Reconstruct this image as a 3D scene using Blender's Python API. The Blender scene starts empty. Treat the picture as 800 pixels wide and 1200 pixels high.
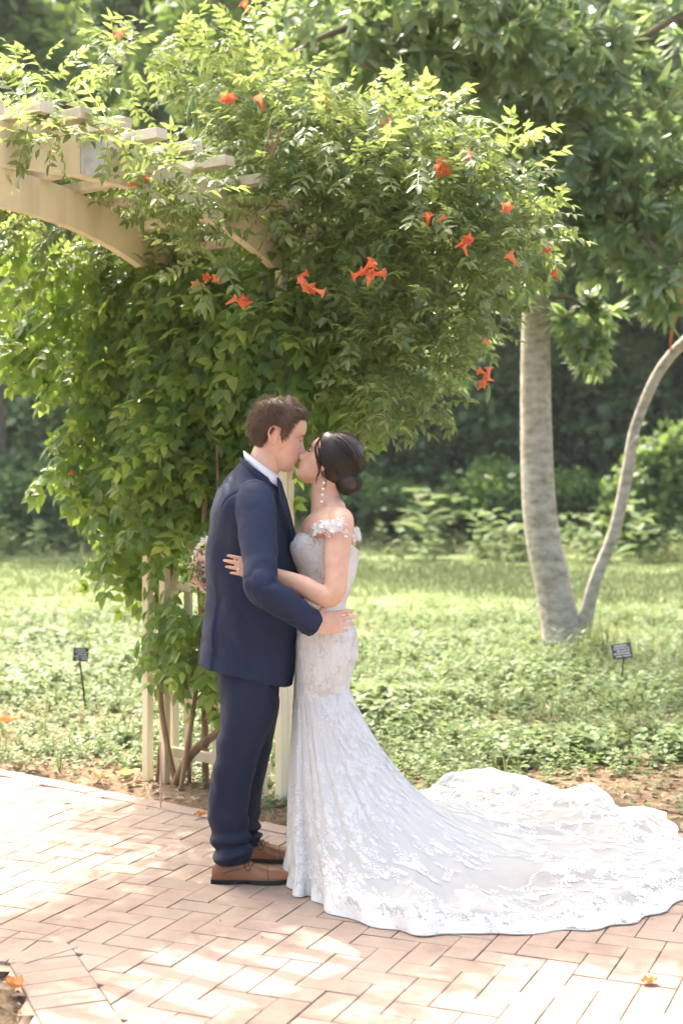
import bpy, math, random
import numpy as np
from mathutils import Vector, Matrix

random.seed(7)
RNG = np.random.default_rng(11)
S = bpy.context.scene
COL = S.collection

# ------------------------------------------------------------------ camera, sky, sun, exposure
CAM_H = 1.5
FPX = 1667.0                       # focal length in photograph pixels (photo is 800 x 1200)
cam = bpy.data.cameras.new('camera')
cam.sensor_fit = 'VERTICAL'; cam.sensor_height = 36.0; cam.sensor_width = 24.0
cam.lens = 36.0 * FPX / 1200.0
cam.shift_y = -40.0 / 1200.0
cam.clip_start = 0.1; cam.clip_end = 600
cam.dof.use_dof = True; cam.dof.focus_distance = 5.3; cam.dof.aperture_fstop = 2.6
camo = bpy.data.objects.new('camera', cam); COL.objects.link(camo)
camo.location = (0, 0, CAM_H); camo.rotation_euler = (math.radians(90), 0, 0)
S.camera = camo

SUN_EL = math.radians(57)
SUN_H = np.array([-0.56, 0.83]); SUN_H /= np.linalg.norm(SUN_H)      # horizontal direction towards the sun
w = bpy.data.worlds.new('World'); S.world = w; w.use_nodes = True
nt = w.node_tree; bg = nt.nodes['Background']
sky = nt.nodes.new('ShaderNodeTexSky'); sky.sky_type = 'NISHITA'; sky.sun_disc = False
sky.sun_elevation = SUN_EL; sky.sun_rotation = math.atan2(SUN_H[0], SUN_H[1])
sky.air_density = 1.0; sky.dust_density = 10.0; sky.ozone_density = 0.0
tint = nt.nodes.new('ShaderNodeMixRGB'); tint.blend_type = 'MULTIPLY'; tint.inputs[0].default_value = 1; tint.inputs[2].default_value = (.98, 1.0, .98, 1)   # even tint that balances the colour of the sky light
nt.links.new(sky.outputs[0], tint.inputs[1]); nt.links.new(tint.outputs[0], bg.inputs[0]); bg.inputs[1].default_value = 0.15
sun = bpy.data.lights.new('sun', 'SUN'); sun.energy = 2.0; sun.angle = math.radians(0.5); sun.color = (1.0, 0.94, 0.84)
suno = bpy.data.objects.new('sun', sun); COL.objects.link(suno)
ce, se = math.cos(SUN_EL), math.sin(SUN_EL)
suno.rotation_euler = Vector((-SUN_H[0]*ce, -SUN_H[1]*ce, -se)).to_track_quat('-Z', 'Y').to_euler()
suno.location = (-4, 12, 14)
S.view_settings.view_transform = 'Standard'
try: S.view_settings.look = 'None'
except Exception: pass
S.view_settings.exposure = 2.28; S.view_settings.gamma = 1.0
S.view_settings.use_curve_mapping = False
S.render.engine = 'CYCLES'

# ------------------------------------------------------------------ helpers
def PX(px, Y): return (px - 400.0) / FPX * Y
def PZ(py, Y): return CAM_H - (py - 560.0) / FPX * Y
def P(px, py, Y): return np.array([PX(px, Y), Y, PZ(py, Y)])
def G(px, py, z=0.0):
    Y = (CAM_H - z) * FPX / (py - 560.0)
    return np.array([PX(px, Y), Y, z])
def nrm(v):
    v = np.asarray(v, float); return v / (np.linalg.norm(v, axis=-1, keepdims=True) + 1e-12)

def _hash(i, j, k):
    n = (i * 374761393 + j * 668265263 + k * 2147483647 + 1013904223) & 0xffffffff
    n = ((n ^ (n >> 13)) * 1274126177) & 0xffffffff
    n = (n ^ (n >> 16)) & 0xffffffff
    return n.astype(np.float64) / 4294967295.0
def vnoise(p):
    p = np.asarray(p, float); i = np.floor(p).astype(np.int64); f = p - i; f = f*f*(3-2*f)
    r = 0
    for dx in (0, 1):
        for dy in (0, 1):
            for dz in (0, 1):
                wgt = (f[..., 0] if dx else 1-f[..., 0]) * (f[..., 1] if dy else 1-f[..., 1]) * (f[..., 2] if dz else 1-f[..., 2])
                r = r + wgt * _hash(i[..., 0]+dx, i[..., 1]+dy, i[..., 2]+dz)
    return r * 2 - 1
def fbm(p, o=3):
    p = np.asarray(p, float); a, s, r = 1.0, 1.0, 0
    for k in range(o):
        r = r + a * vnoise(p * s + 17.3 * k); a *= .5; s *= 2.03
    return r

def raw_mesh(name, V, F, smooth=True):
    """F: (m,k) array, or a list of such arrays."""
    V = np.asarray(V, np.float32)
    Fs = F if isinstance(F, list) and np.ndim(F[0]) == 2 else [F]
    Fs = [np.asarray(f, np.int32) for f in Fs if len(f)]
    me = bpy.data.meshes.new(name)
    loops = np.concatenate([f.ravel() for f in Fs]); tot = np.concatenate([np.full(len(f), f.shape[1], np.int32) for f in Fs])
    start = np.concatenate([[0], np.cumsum(tot)[:-1]]).astype(np.int32)
    me.vertices.add(len(V)); me.vertices.foreach_set('co', V.ravel())
    me.loops.add(len(loops)); me.loops.foreach_set('vertex_index', loops)
    me.polygons.add(len(tot)); me.polygons.foreach_set('loop_start', start); me.polygons.foreach_set('loop_total', tot)
    me.update(calc_edges=True); me.validate()
    me.polygons.foreach_set('use_smooth', np.full(len(me.polygons), bool(smooth)))
    me.update()
    return me

ORIG = {}
def origin(o): return ORIG.get(o.name, np.zeros(3)) if o else np.zeros(3)
def tag(o, label=None, cat=None, group=None, kind=None):
    if label: o['label'] = label
    if cat: o['category'] = cat
    if group: o['group'] = group
    if kind: o['kind'] = kind
    return o
def thing(name, loc, label, cat, group=None):
    o = bpy.data.objects.new(name, None); COL.objects.link(o); o.empty_display_size = 0.1
    o.location = loc; ORIG[o.name] = np.array(loc, float)
    return tag(o, label, cat, group)
def link(name, me, mat, parent=None, kind=None, loc=None):
    if mat is not None and len(me.materials) == 0: me.materials.append(mat)
    o = bpy.data.objects.new(name, me); COL.objects.link(o)
    if parent: o.parent = parent
    if kind: o['kind'] = kind
    if loc is not None: o.location = loc
    return o
def part(name, V, F, mat, parent=None, smooth=True, kind=None):
    """World coordinates in; stored relative to the parent's origin."""
    og = origin(parent)
    me = raw_mesh(name, np.asarray(V, float) - og, F, smooth)
    o = link(name, me, mat, parent, kind)
    ORIG[o.name] = og
    return o
class MB:
    def __init__(s): s.V = []; s.F = {}; s.n = 0
    def add(s, V, F):
        V = np.asarray(V, float); s.V.append(V)
        for f in (F if isinstance(F, list) else [F]):
            f = np.asarray(f, np.int64)
            if len(f): s.F.setdefault(f.shape[1], []).append(f + s.n)
        s.n += len(V); return s
    def get(s): return np.concatenate(s.V), [np.concatenate(v) for v in s.F.values()]
    def build(s, name, mat, parent=None, smooth=True, kind=None):
        V, F = s.get(); return part(name, V, F, mat, parent, smooth, kind)

BOXF = np.array([[0,3,2,1],[4,5,6,7],[0,1,5,4],[1,2,6,5],[2,3,7,6],[3,0,4,7]])
def obox(a, b, up, wd, ht):
    """Bar from a to b, width wd sideways, height ht along up."""
    a = np.asarray(a, float); b = np.asarray(b, float); d = nrm(b-a); s = nrm(np.cross(d, up)); u = np.cross(s, d)
    V = [a + s*x*wd/2 + u*y*ht/2 for x, y in ((-1,-1),(1,-1),(1,1),(-1,1))] + [b + s*x*wd/2 + u*y*ht/2 for x, y in ((-1,-1),(1,-1),(1,1),(-1,1))]
    return np.array(V), BOXF
def cbox(a, b, up, wd, ht, ch=0.004):
    """Bar with chamfered long edges (octagonal section)."""
    a = np.asarray(a, float); b = np.asarray(b, float); d = nrm(b-a); s = nrm(np.cross(d, up)); u = np.cross(s, d)
    x, y = wd/2, ht/2
    sec = [(-x+ch,-y),(x-ch,-y),(x,-y+ch),(x,y-ch),(x-ch,y),(-x+ch,y),(-x,y-ch),(-x,-y+ch)]
    V = np.array([p + s*i + u*j for p in (a, b) for i, j in sec])
    F4 = np.array([[k, (k+1) % 8, 8+(k+1) % 8, 8+k] for k in range(8)])
    F8 = np.array([[7,6,5,4,3,2,1,0],[8,9,10,11,12,13,14,15]])
    return V, [F4, F8]

def catmull(C, m):
    C = np.asarray(C, float); n = len(C)
    if n == 2:
        t = np.linspace(0, 1, m)[:, None]; return C[0]*(1-t)+C[1]*t
    E = np.vstack([2*C[0]-C[1], C, 2*C[-1]-C[-2]])
    t = np.linspace(0, n-1, m); i = np.minimum(t.astype(int), n-2); f = (t-i)[:, None]
    p0, p1, p2, p3 = E[i], E[i+1], E[i+2], E[i+3]
    return .5*((2*p1)+(-p0+p2)*f+(2*p0-5*p1+4*p2-p3)*f**2+(-p0+3*p1-3*p2+p3)*f**3)
def grid_faces(rows, cols, wrap=True):
    r = np.arange(rows-1)[:, None]; c = np.arange(cols if wrap else cols-1)[None, :]; c2 = (c+1) % cols
    return np.stack([r*cols+c, r*cols+c2, (r+1)*cols+c2, (r+1)*cols+c], -1).reshape(-1, 4)
def loft(pts, ra, rb, ref=(0, 1, 0), n=20, m=None, cap=True, expo=1.0):
    """Smooth closed tube: ra along ref-ish side axis, rb along the third axis."""
    pts = np.asarray(pts, float); C = np.column_stack([pts, ra, rb if rb is not None else ra])
    m = m or max(8, 6*len(pts)); C = catmull(C, m)
    p, a, b = C[:, :3], np.maximum(C[:, 3], 1e-4), np.maximum(C[:, 4], 1e-4)
    t = nrm(np.gradient(p, axis=0)); ref = np.asarray(ref, float)
    sd = nrm(ref - (t @ ref)[:, None]*t); up = np.cross(t, sd)
    th = np.linspace(0, 2*np.pi, n, endpoint=False); c, s = np.cos(th), np.sin(th)
    c = np.sign(c)*np.abs(c)**expo; s = np.sign(s)*np.abs(s)**expo
    rings = p[:, None] + sd[:, None]*(a[:, None]*c)[..., None] + up[:, None]*(b[:, None]*s)[..., None]
    if cap:
        def caprings(i, sgn):
            out = []
            for q in (.5, .8, .95):
                k = math.sqrt(1-q*q); rr = min(a[i], b[i])
                cc = p[i] + sgn*t[i]*rr*q*.8
                out.append(cc + sd[i]*(a[i]*k*c)[:, None] + up[i]*(b[i]*k*s)[:, None])
            return out
        st = caprings(0, -1)[::-1]; en = caprings(-1, 1)
        rings = np.concatenate([np.array(st), rings, np.array(en)])
    R = len(rings); V = rings.reshape(-1, 3); F = [grid_faces(R, n)]
    if cap:
        k = len(V); V = np.vstack([V, rings[0].mean(0), rings[-1].mean(0)])
        j = np.arange(n); j2 = (j+1) % n
        F.append(np.stack([np.full(n, k), j2, j], -1)); F.append(np.stack([np.full(n, k+1), (R-1)*n+j, (R-1)*n+j2], -1))
    return V, F
def tube(pts, r, n=8, m=None, ref=(0.31, 0.87, 0.4)):
    r = np.full(len(pts), r) if np.isscalar(r) else np.asarray(r)
    return loft(pts, r, r, ref, n, m)
def ellipsoid(c, r, n=24, m=14, R=None):
    th = np.linspace(0, np.pi, m+2)[1:-1]; ph = np.linspace(0, 2*np.pi, n, endpoint=False)
    V = np.stack([np.outer(np.sin(th), np.cos(ph)), np.outer(np.sin(th), np.sin(ph)), np.outer(np.cos(th), np.ones(n))], -1).reshape(-1, 3)
    V = np.vstack([V, [0,0,1], [0,0,-1]]) * np.asarray(r)
    if R is not None: V = V @ np.asarray(R).T
    V = V + np.asarray(c); k = m*n; j = np.arange(n); j2 = (j+1) % n
    return V, [grid_faces(m, n)[:, ::-1], np.stack([np.full(n, k), j, j2], -1), np.stack([np.full(n, k+1), (m-1)*n+j2, (m-1)*n+j], -1)]

def frames(x, up):
    """x: (k,3) axis; up: (k,3) wanted normal -> (k,3,3) with columns x,y,z."""
    x = nrm(x); z = up - (up*x).sum(-1, keepdims=True)*x; z = nrm(z); y = np.cross(z, x)
    return np.stack([x, y, z], -1)
def instance(templates, pos, R, scale, choice=None):
    mb = MB(); pos = np.asarray(pos); k = len(pos); choice = np.arange(k) % len(templates) if choice is None else choice
    for ti, (TV, TF) in enumerate(templates):
        idx = np.nonzero(choice == ti)[0]
        if not len(idx): continue
        V = np.einsum('kij,nj->kni', R[idx]*np.asarray(scale)[idx, None, None], TV) + pos[idx][:, None]
        n = len(TV); off = (np.arange(len(idx))*n)[:, None, None]
        mb.add(V.reshape(-1, 3), [(f[None] + off).reshape(-1, f.shape[1]) for f in (TF if isinstance(TF, list) else [TF])])
    return mb
def remesh(name, mb, voxel, smooth=3):
    V, F = mb.get(); me = raw_mesh('tmp', V, F); o = bpy.data.objects.new('tmp', me); COL.objects.link(o)
    md = o.modifiers.new('r', 'REMESH'); md.mode = 'VOXEL'; md.voxel_size = voxel; md.use_smooth_shade = True
    if smooth:
        sm = o.modifiers.new('s', 'SMOOTH'); sm.factor = .5; sm.iterations = smooth
    dg = bpy.context.evaluated_depsgraph_get(); dg.update()
    out = bpy.data.meshes.new_from_object(o.evaluated_get(dg)); out.name = name
    bpy.data.objects.remove(o); bpy.data.meshes.remove(me)
    out.materials.clear()
    out.polygons.foreach_set('use_smooth', np.ones(len(out.polygons), bool))
    return out
def mesh_co(me):
    a = np.empty(len(me.vertices)*3, np.float32); me.vertices.foreach_get('co', a); return a.reshape(-1, 3).astype(float)
def set_color(me, rgb, name='col'):
    at = me.color_attributes.new(name, 'FLOAT_COLOR', 'POINT')
    c = np.ones((len(me.vertices), 4), np.float32); c[:, :3] = rgb; at.data.foreach_set('color', c.ravel())
def set_float(me, v, name):
    at = me.attributes.new(name, 'FLOAT', 'POINT'); at.data.foreach_set('value', np.asarray(v, np.float32))

# ------------------------------------------------------------------ materials
def new_mat(name):
    m = bpy.data.materials.new(name); m.use_nodes = True; n = m.node_tree
    return m, n, n.nodes['Principled BSDF'], n.links
def N(nt, t, **kw):
    n = nt.nodes.new(t)
    for k, v in kw.items(): setattr(n, k, v)
    return n
def ramp(nt, cols, fac=None):
    r = nt.nodes.new('ShaderNodeValToRGB'); e = r.color_ramp.elements
    while len(e) < len(cols): e.new(.5)
    for i, (p, c) in enumerate(cols): e[i].position = p; e[i].color = (*c, 1)
    if fac is not None: nt.links.new(fac, r.inputs[0])
    return r
def noise_mat(name, cols, scale=8, rough=.6, bump=.2, bscale=None, stretch=(1,1,1), detail=5, spec=.3, bdist=.01):
    m, n, b, L = new_mat(name)
    tc = N(n, 'ShaderNodeTexCoord'); mp = N(n, 'ShaderNodeMapping'); mp.inputs['Scale'].default_value = stretch
    L.new(tc.outputs['Object'], mp.inputs[0])
    t = N(n, 'ShaderNodeTexNoise'); t.inputs['Scale'].default_value = scale; t.inputs['Detail'].default_value = detail
    L.new(mp.outputs[0], t.inputs[0])
    r = ramp(n, cols, t.outputs[0]); L.new(r.outputs[0], b.inputs['Base Color'])
    b.inputs['Roughness'].default_value = rough; b.inputs['Specular IOR Level'].default_value = spec
    if bump:
        t2 = N(n, 'ShaderNodeTexNoise'); t2.inputs['Scale'].default_value = bscale or scale*3; t2.inputs['Detail'].default_value = 6
        L.new(mp.outputs[0], t2.inputs[0]); bp = N(n, 'ShaderNodeBump'); bp.inputs['Strength'].default_value = bump; bp.inputs['Distance'].default_value = bdist
        L.new(t2.outputs[0], bp.inputs['Height']); L.new(bp.outputs[0], b.inputs['Normal'])
    return m
def leaf_mat(name, cols, tcol, trans=.45, rough=.42, spec=.4):
    m, n, b, L = new_mat(name)
    g = N(n, 'ShaderNodeNewGeometry'); oi = N(n, 'ShaderNodeObjectInfo')
    ad = N(n, 'ShaderNodeMath', operation='ADD'); fr = N(n, 'ShaderNodeMath', operation='FRACT')
    L.new(g.outputs['Random Per Island'], ad.inputs[0]); L.new(oi.outputs['Random'], ad.inputs[1]); L.new(ad.outputs[0], fr.inputs[0])
    r = ramp(n, cols, fr.outputs[0]); L.new(r.outputs[0], b.inputs['Base Color'])
    b.inputs['Roughness'].default_value = rough; b.inputs['Specular IOR Level'].default_value = spec
    tr = N(n, 'ShaderNodeBsdfTranslucent'); mix = N(n, 'ShaderNodeMixShader'); mix.inputs[0].default_value = trans
    mc = N(n, 'ShaderNodeMixRGB', blend_type='MULTIPLY'); mc.inputs[0].default_value = .0
    hs = N(n, 'ShaderNodeMixRGB'); hs.inputs[0].default_value = .6; hs.inputs[2].default_value = (*tcol, 1)
    L.new(r.outputs[0], hs.inputs[1]); L.new(hs.outputs[0], tr.inputs[0])
    L.new(b.outputs[0], mix.inputs[1]); L.new(tr.outputs[0], mix.inputs[2])
    L.new(mix.outputs[0], n.nodes['Material Output'].inputs[0])
    return m
def plain(name, c, rough=.5, spec=.4, metal=0):
    m, n, b, L = new_mat(name); b.inputs['Base Color'].default_value = (*c, 1); b.inputs['Roughness'].default_value = rough
    b.inputs['Specular IOR Level'].default_value = spec; b.inputs['Metallic'].default_value = metal
    return m
def brick_mat(name, src):
    m, n, b, L = new_mat(name)
    if src == 'object': rnd = N(n, 'ShaderNodeObjectInfo').outputs['Random']
    else: rnd = N(n, 'ShaderNodeNewGeometry').outputs['Random Per Island']
    r = ramp(n, [(0, (0.2772,0.2052,0.162)), (.3, (0.2988,0.2232,0.18)), (.6, (0.2844,0.2052,0.1656)), (.85, (0.3096,0.2412,0.198)), (1, (0.2628,0.1872,0.1476))], rnd)
    geo = N(n, 'ShaderNodeNewGeometry')
    t = N(n, 'ShaderNodeTexNoise'); t.inputs['Scale'].default_value = 14; t.inputs['Detail'].default_value = 7; t.inputs['Roughness'].default_value = .65
    L.new(geo.outputs['Position'], t.inputs[0])
    r2 = ramp(n, [(.3, (.72,.70,.68)), (.55, (1,1,1)), (.75, (1.12,1.12,1.1))], t.outputs[0])
    mx = N(n, 'ShaderNodeMixRGB', blend_type='MULTIPLY'); mx.inputs[0].default_value = .8
    L.new(r.outputs[0], mx.inputs[1]); L.new(r2.outputs[0], mx.inputs[2])
    t3 = N(n, 'ShaderNodeTexNoise'); t3.inputs['Scale'].default_value = 2.2; t3.inputs['Detail'].default_value = 4; L.new(geo.outputs['Position'], t3.inputs[0])
    r3 = ramp(n, [(.42, (0,0,0)), (.7, (1,1,1))], t3.outputs[0])
    mx2 = N(n, 'ShaderNodeMixRGB'); mx2.inputs[2].default_value = (.34,.28,.235,1); L.new(mx.outputs[0], mx2.inputs[1])
    mm = N(n, 'ShaderNodeMath', operation='MULTIPLY'); mm.inputs[1].default_value = .55; L.new(r3.outputs[0], mm.inputs[0]); L.new(mm.outputs[0], mx2.inputs[0])
    L.new(mx2.outputs[0], b.inputs['Base Color'])
    b.inputs['Roughness'].default_value = .85; b.inputs['Specular IOR Level'].default_value = .2
    t2 = N(n, 'ShaderNodeTexNoise'); t2.inputs['Scale'].default_value = 90; t2.inputs['Detail'].default_value = 5; L.new(geo.outputs['Position'], t2.inputs[0])
    bp = N(n, 'ShaderNodeBump'); bp.inputs['Strength'].default_value = .35; bp.inputs['Distance'].default_value = .004
    L.new(t2.outputs[0], bp.inputs['Height']); L.new(bp.outputs[0], b.inputs['Normal'])
    return m

M = {}
M['brick'] = brick_mat('brick_clay', 'object'); M['brick_far'] = brick_mat('brick_clay_field', 'island')
M['sand'] = noise_mat('joint_sand', [(.3, (0.216,0.162,0.1134)), (.5, (0.3672,0.2808,0.2106)), (.68, (0.3888,0.3078,0.2322)), (.8, (0.2592,0.2484,0.108))], 9, .95, .5, 60)
M['paint'] = noise_mat('cream_paint', [(.25, (.48,.42,.28)), (.45, (.66,.60,.43)), (.8, (.72,.67,.50))], 6, .55, .25, 40, (1,1,.25), spec=.3, bdist=.003)
M['rafter'] = noise_mat('weathered_cream_paint', [(.25, (.40,.36,.27)), (.5, (.61,.565,.445)), (.8, (.69,.65,.53))], 9, .8, .5, 60, (1,1,1), spec=.25, bdist=.003)
M['plate'] = noise_mat('galvanised_plate', [(.3, (.42,.44,.46)), (.7, (.6,.62,.64))], 30, .4, .1)
M['bark_vine'] = noise_mat('vine_bark', [(.3, (.13,.08,.045)), (.7, (.32,.22,.13))], 20, .9, .6, 60, (1,1,.2))
M['twig'] = noise_mat('green_twig', [(.3, (.22,.13,.05)), (.7, (.30,.24,.08))], 20, .7, 0)
M['vleaf'] = leaf_mat('vine_leaf', [(0, (.06,.14,.03)), (.4, (.085,.185,.04)), (.75, (.135,.24,.055)), (1, (.26,.32,.07))], (.48,.62,.10), .58, .36, .5)
M['vleaf_top'] = leaf_mat('vine_leaf_young', [(0, (0.0704,0.132,0.0396)), (.35, (0.11,0.1848,0.0572)), (.7, (0.1672,0.2376,0.0748)), (1, (0.2816,0.3168,0.1232))], (0.4224,0.4928,0.132), .5, .30, .8)
M['mleaf'] = leaf_mat('evergreen_leaf', [(0, (0.1064,0.1736,0.0896)), (.5, (0.1456,0.224,0.1176)), (.85, (0.2016,0.2744,0.1456)), (1, (0.3584,0.3808,0.168))], (0.4704,0.6048,0.2016), .48, .24, .9)
M['weed'] = leaf_mat('weed_leaf', [(0, (0.07859,0.131,0.04803)), (.35, (0.1266,0.1921,0.07422)), (.75, (0.1921,0.2489,0.1135)), (1, (0.3144,0.3318,0.1921))], (0.3144,0.4017,0.1484), .4, .5, .35)
M['grass'] = leaf_mat('grass_blade', [(0, (0.09768,0.1465,0.04884)), (.5, (0.1465,0.1913,0.07326)), (1, (0.2279,0.2442,0.1262))], (0.2442,0.3012,0.114), .4, .5, .3)
M['drygrass'] = leaf_mat('dry_meadow_grass', [(0, (0.1782,0.2475,0.099)), (.4, (0.2772,0.3267,0.1485)), (.8, (0.4158,0.4059,0.2475)), (1, (0.4554,0.3267,0.2277))], (0.4158,0.4158,0.1584), .4, .6, .2)
M['shrub'] = leaf_mat('shrub_leaf', [(0, (.05,.11,.032)), (.5, (.085,.165,.045)), (1, (.14,.23,.065))], (.28,.42,.08), .4, .33, .6)
M['wood_leaf'] = leaf_mat('forest_leaf', [(0, (0.1001,0.1645,0.07865)), (.5, (0.143,0.2217,0.1073)), (1, (0.2074,0.286,0.1287))], (0.3718,0.5148,0.1716), .45, .45, .4)
M['pale_leaf'] = leaf_mat('pale_forest_leaf', [(0, (.07,.12,.04)), (.5, (.11,.18,.05)), (1, (.18,.25,.08))], (.30,.42,.09), .45, .45, .4)
M['litter'] = leaf_mat('dry_leaf_litter', [(0, (0.1267,0.0792,0.04356)), (.4, (0.2376,0.1663,0.103)), (.8, (0.3326,0.2534,0.1742)), (1, (0.396,0.3326,0.2534))], (0.2772,0.1584,0.06336), .15, .8, .15)
M['dead_leaf'] = leaf_mat('fallen_brown_leaf', [(0, (.36,.12,.035)), (.6, (.45,.17,.05)), (1, (.55,.27,.08))], (.5,.2,.05), .25, .5, .3)
M['yellow_leaf'] = leaf_mat('fallen_yellow_leaf', [(0, (.5,.42,.16)), (1, (.6,.5,.25))], (.6,.5,.2), .25, .5, .3)
M['flower'] = leaf_mat('trumpet_flower', [(0, (.74,.14,.05)), (.5, (.80,.22,.10)), (1, (.82,.30,.17))], (.95,.36,.18), .4, .45, .3)
M['pod'] = leaf_mat('green_pod', [(0, (.12,.20,.06)), (1, (.19,.27,.09))], (.25,.35,.1), .2, .5, .3)
M['pod_dry'] = noise_mat('dry_pod', [(.3, (.12,.08,.05)), (.7, (.26,.19,.12))], 30, .8, .2)
M['bark'] = noise_mat('pale_grey_bark', [(.28, (.23,.20,.16)), (.46, (.36,.325,.275)), (.62, (.44,.41,.36)), (.8, (.56,.54,.49))], 11.0, .9, .6, 40, (1,1,1.7), 9, .15, .015)
M['bark_far'] = noise_mat('dark_bark', [(.3, (.08,.065,.05)), (.7, (.20,.17,.14))], 3, .9, .5, 12, (1,1,.3))
M['sign'] = plain('sign_black', (.012,.016,.018), .45); M['sign_print'] = plain('sign_print', (.55,.57,.58), .6)
M['stake'] = plain('pink_stake', (.60,.30,.27), .5)

# ------------------------------------------------------------------ ground
def ground_material():
    m, n, b, L = new_mat('garden_ground')
    geo = N(n, 'ShaderNodeNewGeometry'); sep = N(n, 'ShaderNodeSeparateXYZ'); L.new(geo.outputs['Position'], sep.inputs[0])
    def noise(s, d=5):
        t = N(n, 'ShaderNodeTexNoise'); t.inputs['Scale'].default_value = s; t.inputs['Detail'].default_value = d; L.new(geo.outputs['Position'], t.inputs[0]); return t.outputs[0]
    soil = ramp(n, [(.3, (0.093,0.062,0.0372)), (.5, (0.1674,0.1178,0.0744)), (.72, (0.248,0.1922,0.1302))], noise(22, 8))
    soil2 = ramp(n, [(.35, (0.066,0.0858,0.0264)), (.65, (0.198,0.1914,0.0924))], noise(6, 6))
    lawn = ramp(n, [(.3, (0.1302,0.175,0.06919)), (.5, (0.1709,0.2116,0.08954)), (.75, (0.2279,0.2483,0.1221))], noise(1.2, 8))
    def edge(y0, y1, nz):
        a = N(n, 'ShaderNodeMath', operation='MULTIPLY_ADD'); a.inputs[1].default_value = 2.2; L.new(nz, a.inputs[0]); L.new(sep.outputs['Y'], a.inputs[2])
        mr = N(n, 'ShaderNodeMapRange'); mr.inputs[1].default_value = y0+1.1; mr.inputs[2].default_value = y1+1.1; L.new(a.outputs[0], mr.inputs[0]); return mr.outputs[0]
    m1 = N(n, 'ShaderNodeMixRGB'); L.new(edge(8.0, 10.5, noise(1.3)), m1.inputs[0]); L.new(soil.outputs[0], m1.inputs[1]); L.new(soil2.outputs[0], m1.inputs[2])
    m2 = N(n, 'ShaderNodeMixRGB'); L.new(edge(14, 16.5, noise(.8)), m2.inputs[0]); L.new(m1.outputs[0], m2.inputs[1]); L.new(lawn.outputs[0], m2.inputs[2])
    wood = ramp(n, [(.3, (.06,.05,.03)), (.7, (.13,.11,.06))], noise(3))
    m3 = N(n, 'ShaderNodeMixRGB'); L.new(edge(29, 31, noise(.7)), m3.inputs[0]); L.new(m2.outputs[0], m3.inputs[1]); L.new(wood.outputs[0], m3.inputs[2])
    L.new(m3.outputs[0], b.inputs['Base Color']); b.inputs['Roughness'].default_value = .95; b.inputs['Specular IOR Level'].default_value = .15
    bp = N(n, 'ShaderNodeBump'); bp.inputs['Strength'].default_value = .8; bp.inputs['Distance'].default_value = .02; L.new(noise(40, 8), bp.inputs['Height']); L.new(bp.outputs[0], b.inputs['Normal'])
    return m
gx = np.concatenate([np.linspace(-220, -8, 14), np.linspace(-7, 7, 90), np.linspace(8, 220, 14)])
gy = np.concatenate([np.linspace(-60, 1.5, 8), np.linspace(2, 18, 100), np.linspace(19, 60, 30), np.linspace(70, 320, 10)])
GX, GY = np.meshgrid(gx, gy)
E1a = G(0, 905)[:2]; E1b = G(340, 975)[:2]; e1d = nrm(E1b-E1a); e1n = np.array([e1d[1], -e1d[0]])     # e1n points into the path
if e1n[1] > 0: e1n = -e1n
E2Y = 5.86                                                                                               # where the edge bends and runs to the right
def path_in(xy, grow=0.0):
    """Signed distance-like value, positive inside the paved path."""
    xy = np.asarray(xy); d1 = (xy - E1a) @ e1n; d2 = E2Y - xy[..., 1] + .06*np.maximum(xy[..., 0]-.2, 0); d2 = np.where(xy[..., 0] > -.35, d2, -9)
    return np.maximum(d1, d2) + grow
C0, C1, C2 = G(0, 1105)[:2], G(82, 1113)[:2], G(140, 1200)[:2]
C0 = C1 + (C0-C1)*8; C2 = C1 + (C2-C1)*4
c01 = nrm(C1-C0); c12 = nrm(C2-C1); c01n = np.array([-c01[1], c01[0]]); c12n = np.array([-c12[1], c12[0]])
def corner_out(xy):
    """Positive on the herringbone side of the bent lower edging."""
    xy = np.asarray(xy); return np.maximum((xy-C1) @ c01n, (xy-C1) @ c12n)
xyg = np.stack([GX, GY], -1)
onpath = np.minimum(path_in(xyg, .10), corner_out(xyg)+.30)
lump = .03*fbm(np.stack([GX*1.1, GY*1.1, GX*0], -1), 3)
GZ = np.where(onpath > 0, -.045, np.clip(-onpath*.6, 0, 1)*0 + np.clip(lump+.01, -.01, .06))
GZ = np.where(GY > 18, 0, GZ)
gnd = part('ground', np.stack([GX, GY, GZ], -1).reshape(-1, 3), grid_faces(len(gy), len(gx), False), ground_material()); tag(gnd, kind='structure')

# ------------------------------------------------------------------ brick path
BL, BW, JT = .206, .103, .0035
path = part('brick_path', [[-9, -4, -.012], [9, -4, -.012], [9, 9.5, -.012], [-9, 9.5, -.012]], [[0, 1, 2, 3]], M['sand'])
tag(path, kind='structure')
# sand bed cut to the path outline (fine grid, cells outside dropped)
sx = np.linspace(-4, 4.5, 171); sy = np.linspace(1.5, 9.5, 161); SX, SY = np.meshgrid(sx, sy); sxy = np.stack([SX, SY], -1)
ins = (np.minimum(path_in(sxy, .05), corner_out(sxy)+.26) > 0)
F = grid_faces(len(sy), len(sx), False); F = F[ins.ravel()[F].all(1)]
SV = np.stack([SX, SY, np.full_like(SX, .008) + .003*fbm(np.stack([SX*9, SY*9, SX*0], -1), 2)], -1).reshape(-1, 3)
used = np.unique(F); rm = np.full(len(SV), -1); rm[used] = np.arange(len(used))
old = path.data; path.data = raw_mesh('brick_path', SV[used], rm[F]); path.data.materials.append(M['sand']); bpy.data.meshes.remove(old)

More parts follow.
